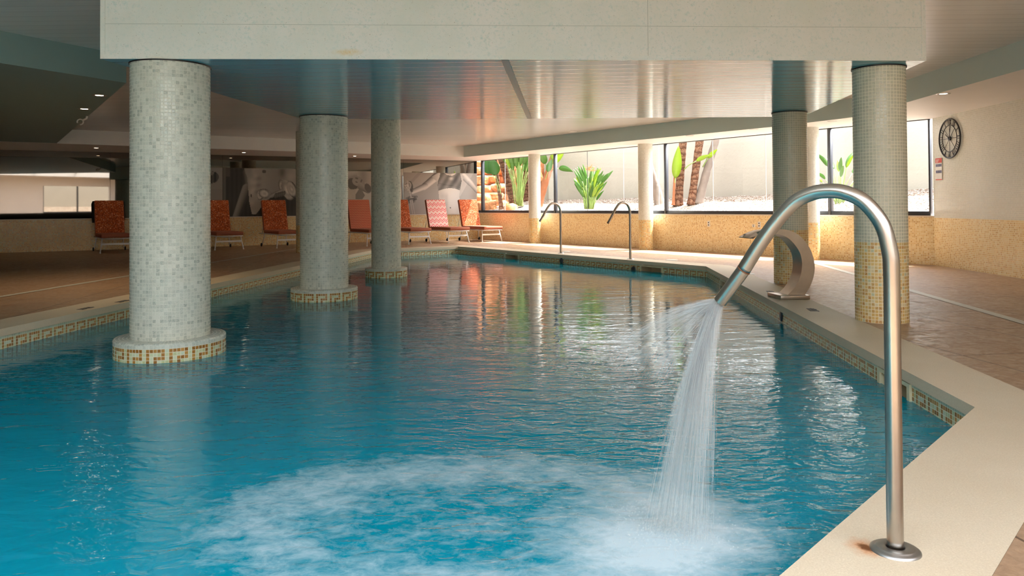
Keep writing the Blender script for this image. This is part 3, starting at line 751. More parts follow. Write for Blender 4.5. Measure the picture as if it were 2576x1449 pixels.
# ------------------------------------------------------------------ curved blade fountain
BX = Vector((2.888, 7.939, 0)); BA = math.atan2(.0874, .9962)
root = tag(empty('waterfall_blade', tuple(BX), BA), 'curved brushed steel waterfall blade on a square plate beside the pool', 'pool fountain')
g = MB(); g.box(-.118, .198, -.085, .245, 0.004, .045); bevel(g.build('base_plate', MAT['steel_blade'], root), .004, 2)
outer = [(.185, .045), (.231, .111), (.269, .193), (.289, .268), (.294, .344), (.281, .427), (.25, .516), (.204, .586), (.146, .651), (.081, .696), (.009, .722), (-.064, .732), (-.15, .735)]
inner = [(0, .045), (.045, .085), (.085, .135), (.119, .195), (.143, .258), (.155, .334), (.155, .397), (.138, .473), (.098, .543), (.046, .604), (-.006, .646), (-.07, .672), (-.15, .686)]
def smooth2(pl, n=4): return [(p.x, p.z) for p in bez([(a, 0, b) for a, b in pl], n)]
o2, i2 = smooth2(outer), smooth2(inner)
g = MB(); N = len(o2); v = []; w0, w1 = 0.0, .215
for (ox, oz), (ix, iz) in zip(o2, i2): v += [(ox, w0, oz), (ix, w0, iz), (ix, w1, iz), (ox, w1, oz)]
f = []
for k in range(N-1):
    a = 4*k; b = a+4
    for q in range(4): f.append((a+q, a+(q+1) % 4, b+(q+1) % 4, b+q))
g.add(v, f, smooth=False); g.build('curved_body', MAT['steel_blade'], root)
# flared lip: body widens and thins towards the pool
secs = [(-.15, 0.0, .215, .735, .686), (-.20, -.010, .235, .734, .697), (-.255, -.028, .260, .724, .704), (-.31, -.045, .285, .704, .692), (-.36, -.058, .300, .676, .668), (-.40, -.064, .310, .646, .642)]
v = []; 
for x_, ya, yb, zt, zb in secs:
    v += [(x_, ya, zt-.01), (x_, ya, zb), (x_, yb, zb), (x_, yb, zt-.01), (x_, (ya+yb)/2+.04, zt), (x_, (ya+yb)/2-.04, zt)]
f = []
order = [0, 1, 2, 3, 4, 5]
for k in range(len(secs)-1):
    a = 6*k; b = a+6
    for q in range(6): f.append((a+q, a+(q+1) % 6, b+(q+1) % 6, b+q))
f.append(tuple(6*(len(secs)-1)+q for q in range(6)))
g = MB(); g.add(v, f, smooth=True); g.build('spout_lip', MAT['steel_blade'], root)

# ------------------------------------------------------------------ sun loungers (local +x = foot end, y across)
def rbox(mb, x0, x1, y0, y1, z0, z1, mats=(0,), X=None, r=.02, topmat=0):
    """cushion: box with rounded corners in plan and softened rims"""
    pts = []
    for cx, cy, a0 in ((x1-r, y1-r, 0), (x0+r, y1-r, 90), (x0+r, y0+r, 180), (x1-r, y0+r, 270)):
        for k in range(4):
            a = math.radians(a0+30*k); pts.append((cx+r*math.cos(a), cy+r*math.sin(a)))
    n_ = len(pts); e_ = .012
    cxx, cyy = (x0+x1)/2, (y0+y1)/2
    def inset(d): return [(x-math.copysign(min(d, abs(x-cxx)), x-cxx), y-math.copysign(min(d, abs(y-cyy)), y-cyy)) for x, y in pts]
    rings = [(inset(e_), z0), (pts, z0+e_), (pts, z1-e_), (inset(e_*.9), z1)]
    v = [(x, y, z) for q, z in rings for x, y in q]; f = []
    for k in range(3):
        for i in range(n_): j = (i+1) % n_; f.append((k*n_+i, k*n_+j, (k+1)*n_+j, (k+1)*n_+i))
    mb.add(v, f, 0, smooth=True, X=X)
    # top and bottom faces carry a flat uv in metres
    for idx, z in ((3, z1), (0, z0)):
        q = rings[idx][0]; vv = [(x, y, z) for x, y in q]; ff = list(range(n_))
        if idx == 0: ff = ff[::-1]
        mb.add(vv, [ff], topmat if idx == 3 else 0, [[(q[i][1], q[i][0]) for i in ff]], X=X)
def make_lounger(pattern, label, group, x, y, ang, cover=False):
    root = tag(empty('sun_lounger', (x, y, 0), ang), label, 'sun lounger', group)
    wm = MAT['white_metal']
    g = MB()
    for s_ in (-1, 1):
        g.tube([(-.42, s_*.285, .325), (1.17, s_*.285, .325)], .013, 8)
    for xx in (-.42, 0, 1.17): g.tube([(xx, -.285, .325), (xx, .285, .325)], .011, 8)
    g.build('frame', wm, root)
    for xx in (.95, .62):
        g = MB(); g.tube(bez([(xx, -.28, .335), (xx, -.15, .300), (xx, 0, .288), (xx, .15, .300), (xx, .28, .335)], 4), .006, 6); g.build('cross_wire', wm, root)
    for s_ in (-1, 1):
        g = MB(); g.tube([(1.03, s_*.275, .33), (1.11, s_*.325, .012)], .0135, 8); fl_ = g.build('front_leg', wm, root); g = MB(); g.tube([(1.108, s_*.324, .022), (1.112, s_*.326, .0)], .019, 8); g.build('foot_cap', MAT['white_plastic'], fl_)
        g = MB(); g.tube([(-.02, s_*.275, .33), (-.10, s_*.31, .06)], .0125, 8); lg = g.build('rear_leg', wm, root)
        g = MB(); X = Matrix.Translation((-.10, s_*.335, .045)) @ Matrix.Rotation(PI/2, 4, 'X'); g.lathe([(.0, -.014), (.038, -.014), (.045, -.008), (.045, .008), (.038, .014), (0, .014)], 20, X=X, smooth=True); g.build('wheel', MAT['black_rubber'], lg)
    g = MB(); X = Matrix.Translation((1.062, 0, .20)); g.box(-.012, .012, -.295, .295, -.02, .02, X=X); g.build('stretcher', wm, root)
    g = MB(); rbox(g, .0, 1.19, -.31, .31, .345, .425); g.build('seat_cushion', MAT['terracotta'], root)
    # backrest: built flat along local x then raised
    T = Matrix.Translation((.03, 0, .425)) @ Matrix.Rotation(math.radians(-108), 4, 'Y')
    # after this turn the strip that runs along +x stands up and leans back, its +z side faces the foot end
    T = Matrix(((-.27, 0, .963, .05), (0, 1, 0, 0), (.963, 0, .27, .415), (0, 0, 0, 1)))
    g = MB(); rbox(g, .0, .80, -.31, .31, -.085, .0, X=T, topmat=1); b = g.build('back_cushion', [MAT['terracotta'], MAT[pattern]], root)
    g = MB()
    for s_ in (-1, 1): g.tube([T @ Vector((-.04, s_*.27, -.10)), T @ Vector((.70, s_*.27, -.10))], .012, 8)
    g.tube([T @ Vector((.70, -.27, -.10)), T @ Vector((.70, .27, -.10))], .012, 8)
    g.tube([T @ Vector((.45, .24, -.10)), (-.36, .24, .33)], .008, 6); g.tube([T @ Vector((.45, -.24, -.10)), (-.36, -.24, .33)], .008, 6)
    g.build('backrest_frame', wm, root)
    if cover:
        g = MB(); rbox(g, .34, .82, -.34, .34, -.34, -.112, X=T); g.build('folded_dark_cover', MAT['black_cloth'], root)['label'] = 'black cloth hanging behind the backrest'
    return root
LA = math.atan2(-.82, .57)
G = 'loungers along the mirrored wall'
fronts = [((-8.82, 16.86), 'floral', 'orange floral lounger with a black cloth behind its backrest, left of the nearest pool column', True),
          ((-6.66, 17.80), 'floral', 'orange floral lounger just right of the nearest pool column', False),
          ((-5.42, 18.45), 'floral', 'orange floral lounger under the print of the dumbbells', False),
          ((-3.36, 19.05), 'dots', 'rust red lounger with a small dotted backrest between the two far pool columns', False),
          ((-2.42, 19.80), 'floral', 'bright orange floral lounger partly behind the farthest pool column', False),
          ((-1.44, 20.36), 'chevron', 'lounger with a red and white zigzag backrest', False),
          ((-.56, 21.0), 'floral', 'lounger at the window corner with half its backrest in sunlight', False)]
for (fx, fy), pat, lab, cov in fronts:
    make_lounger(pat, lab, G, fx-1.11*math.cos(LA), fy-1.11*math.sin(LA), LA, cov)

# ------------------------------------------------------------------ gym prints on the mirror wall (photographic posters)
def sstep(a, b, x):
    t_ = max(0, min(1, (x-a)/(b-a))); return t_*t_*(3-2*t_)
def cap(x, y, ax, ay, ra, bx, by, rb):
    dx, dy = bx-ax, by-ay; t_ = max(0, min(1, ((x-ax)*dx+(y-ay)*dy)/(dx*dx+dy*dy)))
    r = ra+(rb-ra)*t_; cx, cy = ax+dx*t_, ay+dy*t_; d = math.hypot(x-cx, y-cy); s_ = ((x-cx)*(-dy)+(y-cy)*dx)/math.hypot(dx, dy)/r
    return d/r, s_, t_
def poly_in(x, y, P):
    c = False; n_ = len(P); j = n_-1
    for i in range(n_):
        if (P[i][1] > y) != (P[j][1] > y) and x < (P[j][0]-P[i][0])*(y-P[i][1])/(P[j][1]-P[i][1])+P[i][0]: c = not c
        j = i
    return c
def ell(x, y, cx, cy, a, b, ang=0):
    q = math.radians(ang); dx, dy = x-cx, y-cy; u = (dx*math.cos(q)+dy*math.sin(q))/a; w = (-dx*math.sin(q)+dy*math.cos(q))/b; return math.hypot(u, w)
def limb(v, x, y, ax, ay, ra, bx, by, rb, tone, edge=.35, light_=-.5):
    d, s_, t_ = cap(x, y, ax, ay, ra, bx, by, rb)
    if d < 1.0:
        k = 1-edge*abs(s_-light_)**1.3; k = max(.2, k); return v+(tone*k-v)*sstep(1.0, .93, d)
    return v
def paint_woman(x, y):
    v = .50+.10*x/1200
    v += .09*(1 if (x-980) > (y-280)*-.55 and (x-1150) < (y-280)*-.55 else 0)
    v -= .05*(1 if 300 < x+(y-280)*.9-40*0 < 360 else 0)
    T = [(520, 330), (650, 255), (790, 300), (930, 262), (1010, 330), (985, 420), (950, 540), (935, 640), (960, 740), (1000, 915), (640, 915), (640, 740), (628, 640), (622, 545), (605, 420)]
    v = limb(v, x, y, 590, 330, 62, 400, 490, 52, .84, .45, -.6); v = limb(v, x, y, 420, 480, 50, 235, 560, 38, .82, .45, -.5)
    v = limb(v, x, y, 1010, 330, 50, 1110, 440, 44, .90); v = limb(v, x, y, 1105, 430, 42, 1215, 570, 30, .88)
    if poly_in(x, y, T):
        v = .88-.25*abs((x-790)/220)**2.2-.10*math.exp(-((x-745)/26)**2)*sstep(560, 640, y)-.10*math.exp(-((x-690)/40)**2-((y-640)/60)**2)-.08*math.exp(-((x-700)/60)**2-((y-760)/60)**2)
        if ell(x, y, 803, 818, 9, 14) < 1: v = .35
    B = [(648, 255), (700, 262), (745, 300), (830, 318), (880, 290), (900, 262), (950, 270), (975, 400), (950, 548), (880, 520), (800, 508), (720, 520), (620, 550), (606, 470), (612, 400), (640, 330)]
    if poly_in(x, y, B):
        v = .36+.08*math.sin(x*.05+y*.03)-.10*math.exp(-((x-890)/50)**2-((y-400)/80)**2)+.34*math.exp(-(((x-815)/34)**2+((y-360)/24)**2))-.06*(abs((y-440)-(x-650)*.2) < 6)
        if y > 480: v += .03
    for cx, cy, a, b, an, tn in ((215, 655, 95, 30, -10, .42), (210, 690, 88, 26, -10, .30), (210, 725, 60, 20, -10, .44), (195, 490, 42, 95, -8, .28), (150, 470, 60, 70, 20, .62)):
        d = ell(x, y, cx, cy, a, b, an)
        if d < 1: v = tn*(.6+.55*(1-d)+.25*math.sin(d*9))
    for k in range(4):
        d = ell(x, y, 120+22*k, 470+34*k, 34, 20, 35)
        if d < 1: v = .78-.35*d
    for a_, b_ in (((195, 700), (232, 915)), ((222, 700), (262, 915)), ((150, 400), (205, 640))):
        d, s_, t_ = cap(x, y, *a_, 9, *b_, 9)
        if d < 1: v = .75-.3*abs(s_)
    return v
def paint_man(x, y):
    v = .035+.02*(abs((x % 60)-30)/30)+.10*(1 if x < 250 else 0)
    if 250 < x < 300 and y < 380: v = .10
    T = [(486, 268), (1800, 268), (1800, 520), (1320, 640), (1000, 560), (860, 650), (760, 720), (665, 860), (640, 890), (590, 885), (556, 740), (540, 560), (530, 400), (505, 340)]
    v = limb(v, x, y, 520, 330, 52, 548, 560, 50, .30, .5); v = limb(v, x, y, 520, 540, 62, 372, 960, 50, .32, .6, .6)
    if poly_in(x, y, T):
        v = .36+.05*math.sin(x*.012)
        v += .13*math.exp(-((x-585)/38)**2)*(.6+.4*math.sin(y*.045)); v -= .14*math.exp(-((x-575)/34)**2-((y-310)/55)**2)
        for cx, cy in ((680, 410), (675, 500), (655, 590)): v -= .13*math.exp(-((x-cx)/36)**2-((y-cy)/30)**2); v += .10*math.exp(-((x-cx+45)/30)**2-((y-cy+35)/30)**2)
        v -= .16*math.exp(-((x-985)/45)**2-((y-330)/70)**2); v += .10*math.exp(-((x-1090)/60)**2-((y-390)/60)**2)
        if ell(x, y, 748, 318, 26, 22) < 1: v = .13
        if ell(x, y, 580, 640, 8, 22) < 1: v = .05
        if ell(x, y, 1090, 1000, 240, 420) < 1: v = .10
    for cx, cy, a, b, an in ((700, 625, 46, 74, 10), (760, 615, 84, 66, 20), (1000, 530, 62, 118, -18), (1060, 570, 80, 150, -22), (1110, 560, 60, 120, -22)):
        d = ell(x, y, cx, cy, a, b, an)
        if d < 1: v = .66+.12*math.sin(d*9+x*.03)-.40*d*d-.12*(x > cx)*d
    d, s_, t_ = cap(x, y, 850, 640, 30, 960, 580, 24)
    if d < 1: v = .40-.2*abs(s_)
    for k in range(5):
        d = ell(x, y, 900+26*k, 640-6*k, 20, 38, 20)
        if d < 1: v = .10+.10*(1-d)
    return v
def paint_lying(x, y):
    v = .42+.10*(y > 520)
    v = limb(v, x, y, 160, 250, 70, 480, 330, 60, .30, .5); v = limb(v, x, y, 60, 300, 60, 200, 270, 55, .50, .3)
    if ell(x, y, 330, 330, 170, 90, 20) < 1 : v = .40-.06*math.sin(x*.03)
    d = ell(x, y, 160, 415, 132, 96, 20)
    if d < 1: v = .33+.05*(1-d)
    if ell(x, y, 100, 440, 78, 96, -30) < 1 and not ell(x, y, 185, 405, 92, 70, 20) < 1: v = .12
    for cx, cy, a, b in ((165, 352, 26, 13), (160, 410, 22, 11), (237, 392, 12, 26)):
        if ell(x, y, cx, cy, a, b, 20) < 1: v = .17
    v = limb(v, x, y, 240, 480, 60, 340, 540, 50, .38)
    if ell(x, y, 335, 505, 46, 74, -25) < 1: v = .14
    if poly_in(x, y, [(200, 520), (240, 530), (290, 620), (250, 680), (130, 680), (150, 600)]): v = .22
    if ell(x, y, 110, 620, 90, 110, 0) < 1 and y > 520 and x < 150: v = .46
    return v
def paint_glove(x, y):
    v = .34-.03*(y > 555)
    if ell(x, y, 70, 395, 88, 76, -15) < 1: v = .06+.05*math.sin(x*.1)
    if ell(x, y, 62, 345, 34, 22, -20) < 1: v = .26
    return v
t = NT('printed_photograph'); ca = t.n('VertexColor', layer_name='print'); t.bsdf(ca.outputs[0], .35, 0, .4); MAT['print'] = t.mat
def mural(name, label, ox, oy, sc, x0, x1, ytop0, ytop1, ybot0, ybot1, fn, nx, ny):
    """paper print standing flat on the glass wall, painted vertex by vertex in photograph tones"""
    P = []; cols = []
    for j in range(ny+1):
        for i in range(nx+1):
            u = i/nx; w = j/ny; X_ = x0+(x1-x0)*u; Y_ = (ytop0+(ytop1-ytop0)*u)*(1-w)+(ybot0+(ybot1-ybot0)*u)*w
            P.append((ox+X_*sc, oy+Y_*sc)); cols.append(max(.01, min(1, fn(X_, Y_))))
    zs_t = (wallpt(*P[0], .012).z+wallpt(*P[nx], .012).z)/2; zs_b = ML+.022
    pa, pb = wallpt(*P[0], .012), wallpt(*P[nx], .012)
    m_ = MB(); v = []
    for j in range(ny+1):
        for i in range(nx+1):
            u = wallpt(*P[j*(nx+1)+i], .012); v.append((u.x, u.y, zs_t+(zs_b-zs_t)*j/ny))
    f = [(j*(nx+1)+i, (j+1)*(nx+1)+i, (j+1)*(nx+1)+i+1, j*(nx+1)+i+1) for j in range(ny) for i in range(nx)]
    m_.add(v, f, 0); o = m_.build(name, MAT['print'])
    sm = o.modifiers.new('s', 'SOLIDIFY'); sm.thickness = .004; sm.offset = -1
    a_ = o.data.color_attributes.new('print', 'FLOAT_COLOR', 'POINT')
    for i, c_ in enumerate(cols):
        c_ = c_**1.5 if fn is paint_woman else c_; a_.data[i].color = (c_, c_*.93, c_*.84, 1)
    return tag(o, label, 'wall print')
mural('wall_print', 'pale gym print of a torso in a sports top holding a dumbbell', 1000, 390, .16566, 92, 1206, 262, 280, 915, 915, paint_woman, 190, 110)
mural('wall_print', 'dark gym print of a bare torso with two silver dumbbells', 520, 370, .19324, 210, 1795, 266, 300, 915, 915, paint_man, 230, 110)
mural('wall_print', 'grey gym print of a head resting on a raised arm', 870, 390, .16568, -10, 850, 236, 262, 925, 920, paint_lying, 150, 110)
mural('wall_print', 'light brown gym print with a black boxing glove', 520, 370, .19324, -190, 205, 262, 266, 920, 915, paint_glove, 70, 60)

# ------------------------------------------------------------------ garden behind the windows
GD = 2.62
def gz(t_, X): return .74 + (.42+.10*sstep(2, 6.5, X))*sstep(-.2, GD, t_)
def gpt(X, t_): q = wpt(X, .10+t_); return q
m = MB(); NX, NT_ = 60, 14; v = []
for j in range(NT_+1):
    for i in range(NX+1):
        X_ = -4.5+13.5*i/NX; t_ = GD*1.05*j/NT_; q = gpt(X_, t_); v.append((q.x, q.y, gz(t_, X_)+.05*noise.noise(Vector((q.x*1.3, q.y*1.3, 0)))))
m.add(v, [(j*(NX+1)+i, j*(NX+1)+i+1, (j+1)*(NX+1)+i+1, (j+1)*(NX+1)+i) for j in range(NT_) for i in range(NX)], 0, smooth=True)
tag(m.build('gravel_bed', MAT['gravel']), 'sloping bed of pale brown gravel outside the windows', 'gravel', kind='structure')
m = MB(); rnd = random.Random(3)
for k in range(13000):
    X_ = -3+11.5*rnd.random(); t_ = .03+(GD-.05)*rnd.random(); q = gpt(X_, t_); z = gz(t_, X_)+.05*noise.noise(Vector((q.x*1.3, q.y*1.3, 0)))
    s_ = .008+.015*rnd.random(); a_ = rnd.random()*PI; ca_, sa_ = math.cos(a_), math.sin(a_); hh = s_*(.4+.5*rnd.random())
    pts = [(s_*1.3, 0, 0), (0, s_*.8, 0), (-s_*1.2, .2*s_, 0), (.1*s_, -s_*.9, 0), (.2*s_, .1*s_, hh)]
    c0 = (rnd.random()*50, rnd.random()*50)
    vv = [(q.x+x*ca_-y*sa_, q.y+x*sa_+y*ca_, z+w_) for x, y, w_ in pts]
    m.add(vv, [(0, 1, 4), (1, 2, 4), (2, 3, 4), (3, 0, 4)], 0, [[c0]*3]*4)
tag(m.build('gravel_chips', MAT['chips']), 'loose stone and bark chips scattered over the garden bed', 'gravel', kind='stuff')
# retaining wall
GW = 3.0
m = MB(); p0, p1 = wpt(-1.15, .10+GD), wpt(8.6, .10+GD); p2, p3 = wpt(8.6, .10+GD+.3), wpt(-1.15, .10+GD+.3)
m.prism([tuple(p0), tuple(p1), tuple(p2), tuple(p3)], .3, GW); tag(m.build('wall_garden', MAT['plaster']), kind='structure', label='cream plastered retaining wall behind the gravel bed', cat='wall')
m = MB(); p0, p1 = wpt(-9, .10+GD+1.2), wpt(-1.3, .10+GD+.5); m.prism([tuple(p0), tuple(p1), (p1.x+.3, p1.y+.4), (p0.x+.3, p0.y+.4)], .3, 3.4); tag(m.build('wall_garden_end', MAT['rock']), kind='structure')
# rocks stacked at the end of the bed
def rock(x, y, z, sx_, sy_, sz_, seed, label, mat='rock'):
    bm = bmesh.new(); bmesh.ops.create_icosphere(bm, subdivisions=3, radius=1)
    for v_ in bm.verts:
        c_ = v_.co.copy(); d = Vector([math.copysign(abs(q)**.55, q) for q in c_]); k = 1+.22*noise.noise(c_*1.6+Vector((seed*3.1, 0, 0)))+.06*noise.noise(c_*5+Vector((0, seed, 0)))
        v_.co = Vector((d.x*sx_*k, d.y*sy_*k, d.z*sz_*k))
    me = bpy.data.meshes.new('rock'); bm.to_mesh(me); bm.free(); me.materials.append(MAT[mat])
    for p_ in me.polygons: p_.use_smooth = True
    o = bpy.data.objects.new('rock', me); C.objects.link(o); o.location = (x, y, z); o.rotation_euler = (0, 0, seed*1.7)
    return tag(o, label, 'rock', 'rocks stacked at the end of the garden bed')
rk = [(1222, 521, 24.2, .40, .19), (1252, 518, 24.8, .36, .2), (1205, 500, 25.0, .44, .18), (1238, 497, 25.2, .42, .16), (1218, 478, 25.6, .50, .15), (1256, 475, 25.5, .38, .17), (1205, 455, 25.8, .46, .17), (1240, 452, 26.0, .5, .15), (1214, 432, 26.1, .5, .16), (1262, 428, 26.1, .5, .18), (1204, 414, 26.4, .42, .15), (1300, 470, 25.8, .45, .3), (1330, 440, 25.2, .45, .32)]
rlab = ['lowest orange rock beside the corner window post', 'low brown rock at the foot of the banana clump', 'orange rock one course up from the gravel, left of the post', 'brown rock in the second course right of the post', 'wide orange rock in the third course across the post', 'brown rock in the third course behind the big leaf stalks', 'pale orange rock in the fourth course left of the post', 'orange rock in the fourth course under the big leaf', 'orange rock near the window head, fifth course', 'shaded rock near the window head behind the big leaf', 'topmost pale rock in the window corner', 'large shaded rock behind the middle banana stems', 'large shaded rock behind the slim column']
for i, (px, py, D, w_, h_) in enumerate(rk):
    q = aty(px, py, D); rock(q.x, q.y, q.z, w_, .35, h_, i+1, rlab[i])

def leaf_mesh(mb, base, dirv, up, L, Wd, droop=.3, fold=.25, mat=0, n_=12, petiole=0.0):
    """blade with a folded midrib that bends over along its length"""
    base = Vector(base); d = Vector(dirv).normalized(); side = d.cross(Vector(up)).normalized(); nn = side.cross(d).normalized()
    pts = []; p = base.copy(); dd = d.copy()
    for k in range(n_+1):
        u = k/n_; w_ = Wd*math.sin(PI*min(1, u**.8*.97+.02))**.75*(1-.25*u)
        pts.append((p.copy(), dd.copy(), w_, u)); dd = (dd+Vector((0, 0, -1))*droop/n_+d*0.0).normalized(); p = p+dd*L/n_
    v = []; uvv = []
    for p_, dd_, w_, u in pts:
        n2_ = side.cross(dd_).normalized()
        v += [p_-side*w_/2+n2_*fold*w_/2, p_, p_+side*w_/2+n2_*fold*w_/2]; uvv += [(0, u), (.5, u), (1, u)]
    f = []; uvs = []
    for k in range(n_):
        for s_ in (0, 1):
            q = (3*k+s_, 3*k+s_+1, 3*k+4+s_, 3*k+3+s_); f.append(q); uvs.append([uvv[i] for i in q])
    mb.add(v, f, mat, uvs, True)
def stalk(mb, a, b, r0, r1, bend=.05, mat=0):
    a, b = Vector(a), Vector(b); mid = (a+b)/2+Vector((0, 0, bend))+Vector(((b.x-a.x)*-.15, 0, 0)); mb.tube([a, a.lerp(mid, .5)*1, mid, mid.lerp(b, .5), b], [r0, r0*.9, (r0+r1)/2, r1, r1], 7, mat)
def soft(o):
    m_ = o.modifiers.new('s', 'SOLIDIFY'); m_.thickness = .003; return o
# bird of paradise bush
def strelitzia(px, py_base, D, h, label, count, seed, spread=.45, flowers=True, group=None, droop=.35):
    rnd = random.Random(seed); q = aty(px, py_base, D); root = tag(empty('strelitzia_bush', tuple(q)), label, 'plant', group)
    for k in range(count):
        a_ = rnd.uniform(0, 2*PI); r_ = rnd.uniform(.02, .13); lean = rnd.uniform(.1, 1.0)*spread
        hh = h*rnd.uniform(.22 if flowers else .45, .78)*(1-.25*lean)
        b = Vector((math.cos(a_)*r_, math.sin(a_)*r_*.7, -.03)); tp = Vector((math.cos(a_)*(r_+lean*hh), math.sin(a_)*(r_+lean*hh)*.8, hh))
        g = MB(); stalk(g, b, tp, .011, .007, .02); st = g.build('stalk', MAT['stalk'], root)
        g = MB(); d = (tp-b).normalized()+Vector((math.cos(a_), math.sin(a_), 0))*.25; leaf_mesh(g, tp, d, (rnd.uniform(-.6, .6), -1, .3), h*rnd.uniform(.28, .42), h*(rnd.uniform(.062, .09) if h < 2 else .07), droop, .3, n_=10)
        soft(g.build('leaf', MAT['leaf'] if rnd.random() < .82 else MAT['leaf_yellow'], st))
    if flowers:
        for dx, hh in ((-.02, 1.0), (.10, .97), (.03, 1.05)):
            g = MB(); stalk(g, (dx*.3, 0, 0), (dx, 0, h*hh), .006, .005, 0); fl = g.build('flower_stem', MAT['stalk'], root)
            g = MB()
            for a_ in (-.9, -.4, .2, .7): leaf_mesh(g, (dx, 0, h*hh-.02), (math.sin(a_), -.1, math.cos(a_)*.5-.1), (0, -1, 0), .13, .025, .3, .2, n_=4)
            soft(g.build('flower', MAT['petal'], fl))
    return root
strelitzia(1482, 523, 19.9, 1.02, 'green bird of paradise bush with fading flowers in the middle of the gravel bed', 84, 4)
strelitzia(1304, 516, 23.2, 2.3, 'tall fan of green leaf stalks among the banana stems in the first window', 30, 14, .35, False)
strelitzia(2112, 512, 14.9, 1.05, 'green bird of paradise plant behind the thick columns on the right', 15, 9, .9, False, None, .9)
# banana-like clump behind the first window
def trunk(name, base, pts, r0, r1, mat, label, cat='palm trunk', group=None, zt=3.6):
    root = tag(empty(name, base), label, cat, group)
    P = [Vector(p_)-Vector(base) for p_ in pts]; path = bez(P, 8); n_ = len(path)
    g = MB(); rr = [(r0+(r1-r0)*i/(n_-1))*(1+(.35*(1-i/4) if i < 4 else 0)+.05*math.sin(i*2.1)) for i in range(n_)]
    g.tube(path, rr, 14); g.build('trunk', mat, root); return root
def P3(px, py, D): return tuple(aty(px, py, D))
def tree_stem(label, px0, py0, px1, py1, D, r0, r1, mat, leaves=(), group=None, name='banana_stem', top=3.7):
    b = aty(px0, py0, D); e_ = aty(px1, py1, D); d = (e_-b)
    k = (top-b.z)/d.z; tp = b+d*k
    b2 = Vector((b.x, b.y, b.z-.08)); r = trunk(name, tuple(b2), [b2, b+d*.5, b+d*1.0, b+d*(1+k)/2, tp], r0, r1, mat, label, 'tree', group)
    rnd = random.Random(int(px0)); tl = tp-b2
    for q in range(5 if name == 'banana_stem' and px0 < 1330 else 0):
        a_ = q*PI/2.5+rnd.random(); g = MB(); leaf_mesh(g, tl, (math.cos(a_), math.sin(a_), .9), (math.cos(a_+PI/2)*.1, .1, 1), 1.5, .38, 1.6, .15, n_=12); soft(g.build('leaf', MAT['leaf_dark'], r))
    for (lx, ly, sx_, sy_, L, Wd, m_, dr) in leaves:
        a = aty(lx, ly, D-.15)-b2; c_ = aty(sx_, sy_, D)-b2
        g = MB(); stalk(g, c_, a, .016, .010, 0); ls_ = g.build('leaf_stalk', MAT['stalk'], r)
        dd = (a-c_).normalized(); g = MB(); leaf_mesh(g, a, dd, (.1, -1, .1), L, Wd, dr, .12, n_=14); soft(g.build('leaf', MAT[m_], ls_))
    return r
GB = 'banana stems behind the first window'
tree_stem('leaning grey banana trunk in the middle of the first window', 1296, 522, 1268, 420, 23.9, .13, .12, MAT['bark'], (), GB)
tree_stem('brown banana trunk with big dark leaves left in the first window', 1262, 526, 1252, 450, 23.6, .07, .05, MAT['bark'], ((1238, 437, 1258, 500, .62, .52, 'leaf_dark', .1), (1247, 440, 1262, 505, .55, .4, 'leaf_dark', .1)), GB)
tree_stem('green banana stem fanning into yellow stalks beside the slim column', 1309, 512, 1306, 450, 23.3, .09, .06, MAT['stalk'], ((1284, 405, 1300, 460, .5, .25, 'leaf', .2), (1300, 400, 1306, 455, .5, .25, 'leaf', .2), (1318, 400, 1312, 455, .5, .25, 'leaf', .2)), GB)
tree_stem('dark banana stem with a dry orange sheath near the glass joint', 1290, 508, 1288, 460, 24.2, .06, .05, MAT['sheath'], ((1281, 425, 1287, 470, .4, .2, 'leaf', .3), (1291, 420, 1289, 470, .4, .2, 'leaf', .2)), GB)
tree_stem('dark brown banana trunk just left of the slim column', 1325, 512, 1322, 440, 24.4, .10, .09, MAT['bark'], ((1340, 420, 1326, 470, .5, .3, 'leaf_dark', .3),), GB)
tree_stem('leaning orange banana stem right of the slim column with broad yellow leaves', 1352, 520, 1384, 420, 22.7, .12, .09, MAT['sheath'], ((1392, 412, 1384, 425, .62, .22, 'leaf_yellow', .5), (1388, 402, 1380, 420, .75, .26, 'leaf_yellow', .4), (1406, 424, 1386, 428, .50, .2, 'leaf', .7), (1372, 412, 1378, 430, .55, .25, 'leaf', .3), (1378, 432, 1366, 480, .4, .2, 'leaf_dark', .4)), GB)
q = aty(1283, 536, 23.05); rock(q.x+.05, q.y, .86, .20, .16, .19, 20, 'pinkish pointed boulder at the foot of the banana clump')
GP = 'palm trunks in the middle windows'
tree_stem('straight brown palm trunk with a big yellow green leaf on its left', 1706, 510, 1718, 362, 18.3, .095, .088, MAT['bark'], ((1699, 448, 1692, 512, .78, .26, 'leaf_yellow', -.15),), GP, 'palm_tree')
tree_stem('shaggy red brown palm trunk between the other two', 1739, 508, 1760, 356, 18.0, .085, .10, MAT['bark'], ((1752, 405, 1722, 425, .38, .12, 'leaf_yellow', .4),), GP, 'palm_tree')
tree_stem('pale grey palm trunk leaning to the right', 1756, 506, 1801, 352, 18.0, .10, .075, MAT['bark_grey'], ((1782, 398, 1768, 420, .34, .12, 'leaf_yellow', .6),), GP, 'palm_tree')
tree_stem('thin young trunk with dry orange bark beside the window post', 1694, 508, 1697, 450, 18.2, .035, .02, MAT['sheath'], (), GP, 'palm_tree', 2.1)
tree_stem('bulbous grey trunk behind the slim middle column', 1662, 515, 1640, 440, 18.9, .13, .07, MAT['bark_grey'], (), GP, 'palm_tree')

# terrace and wall behind the camera, seen only in reflections
m = MB(); m.add([(-6, -6.2, .7), (12, -6.2, .7), (12, -9.5, 1.1), (-6, -9.5, 1.1)], [(0, 3, 2, 1)]); tag(m.build('ground_terrace', MAT['gravel']), kind='structure')
m = MB(); m.box(-6, 12, -9.8, -9.5, 0, 3.2); tag(m.build('wall_terrace', MAT['plaster']), kind='structure')

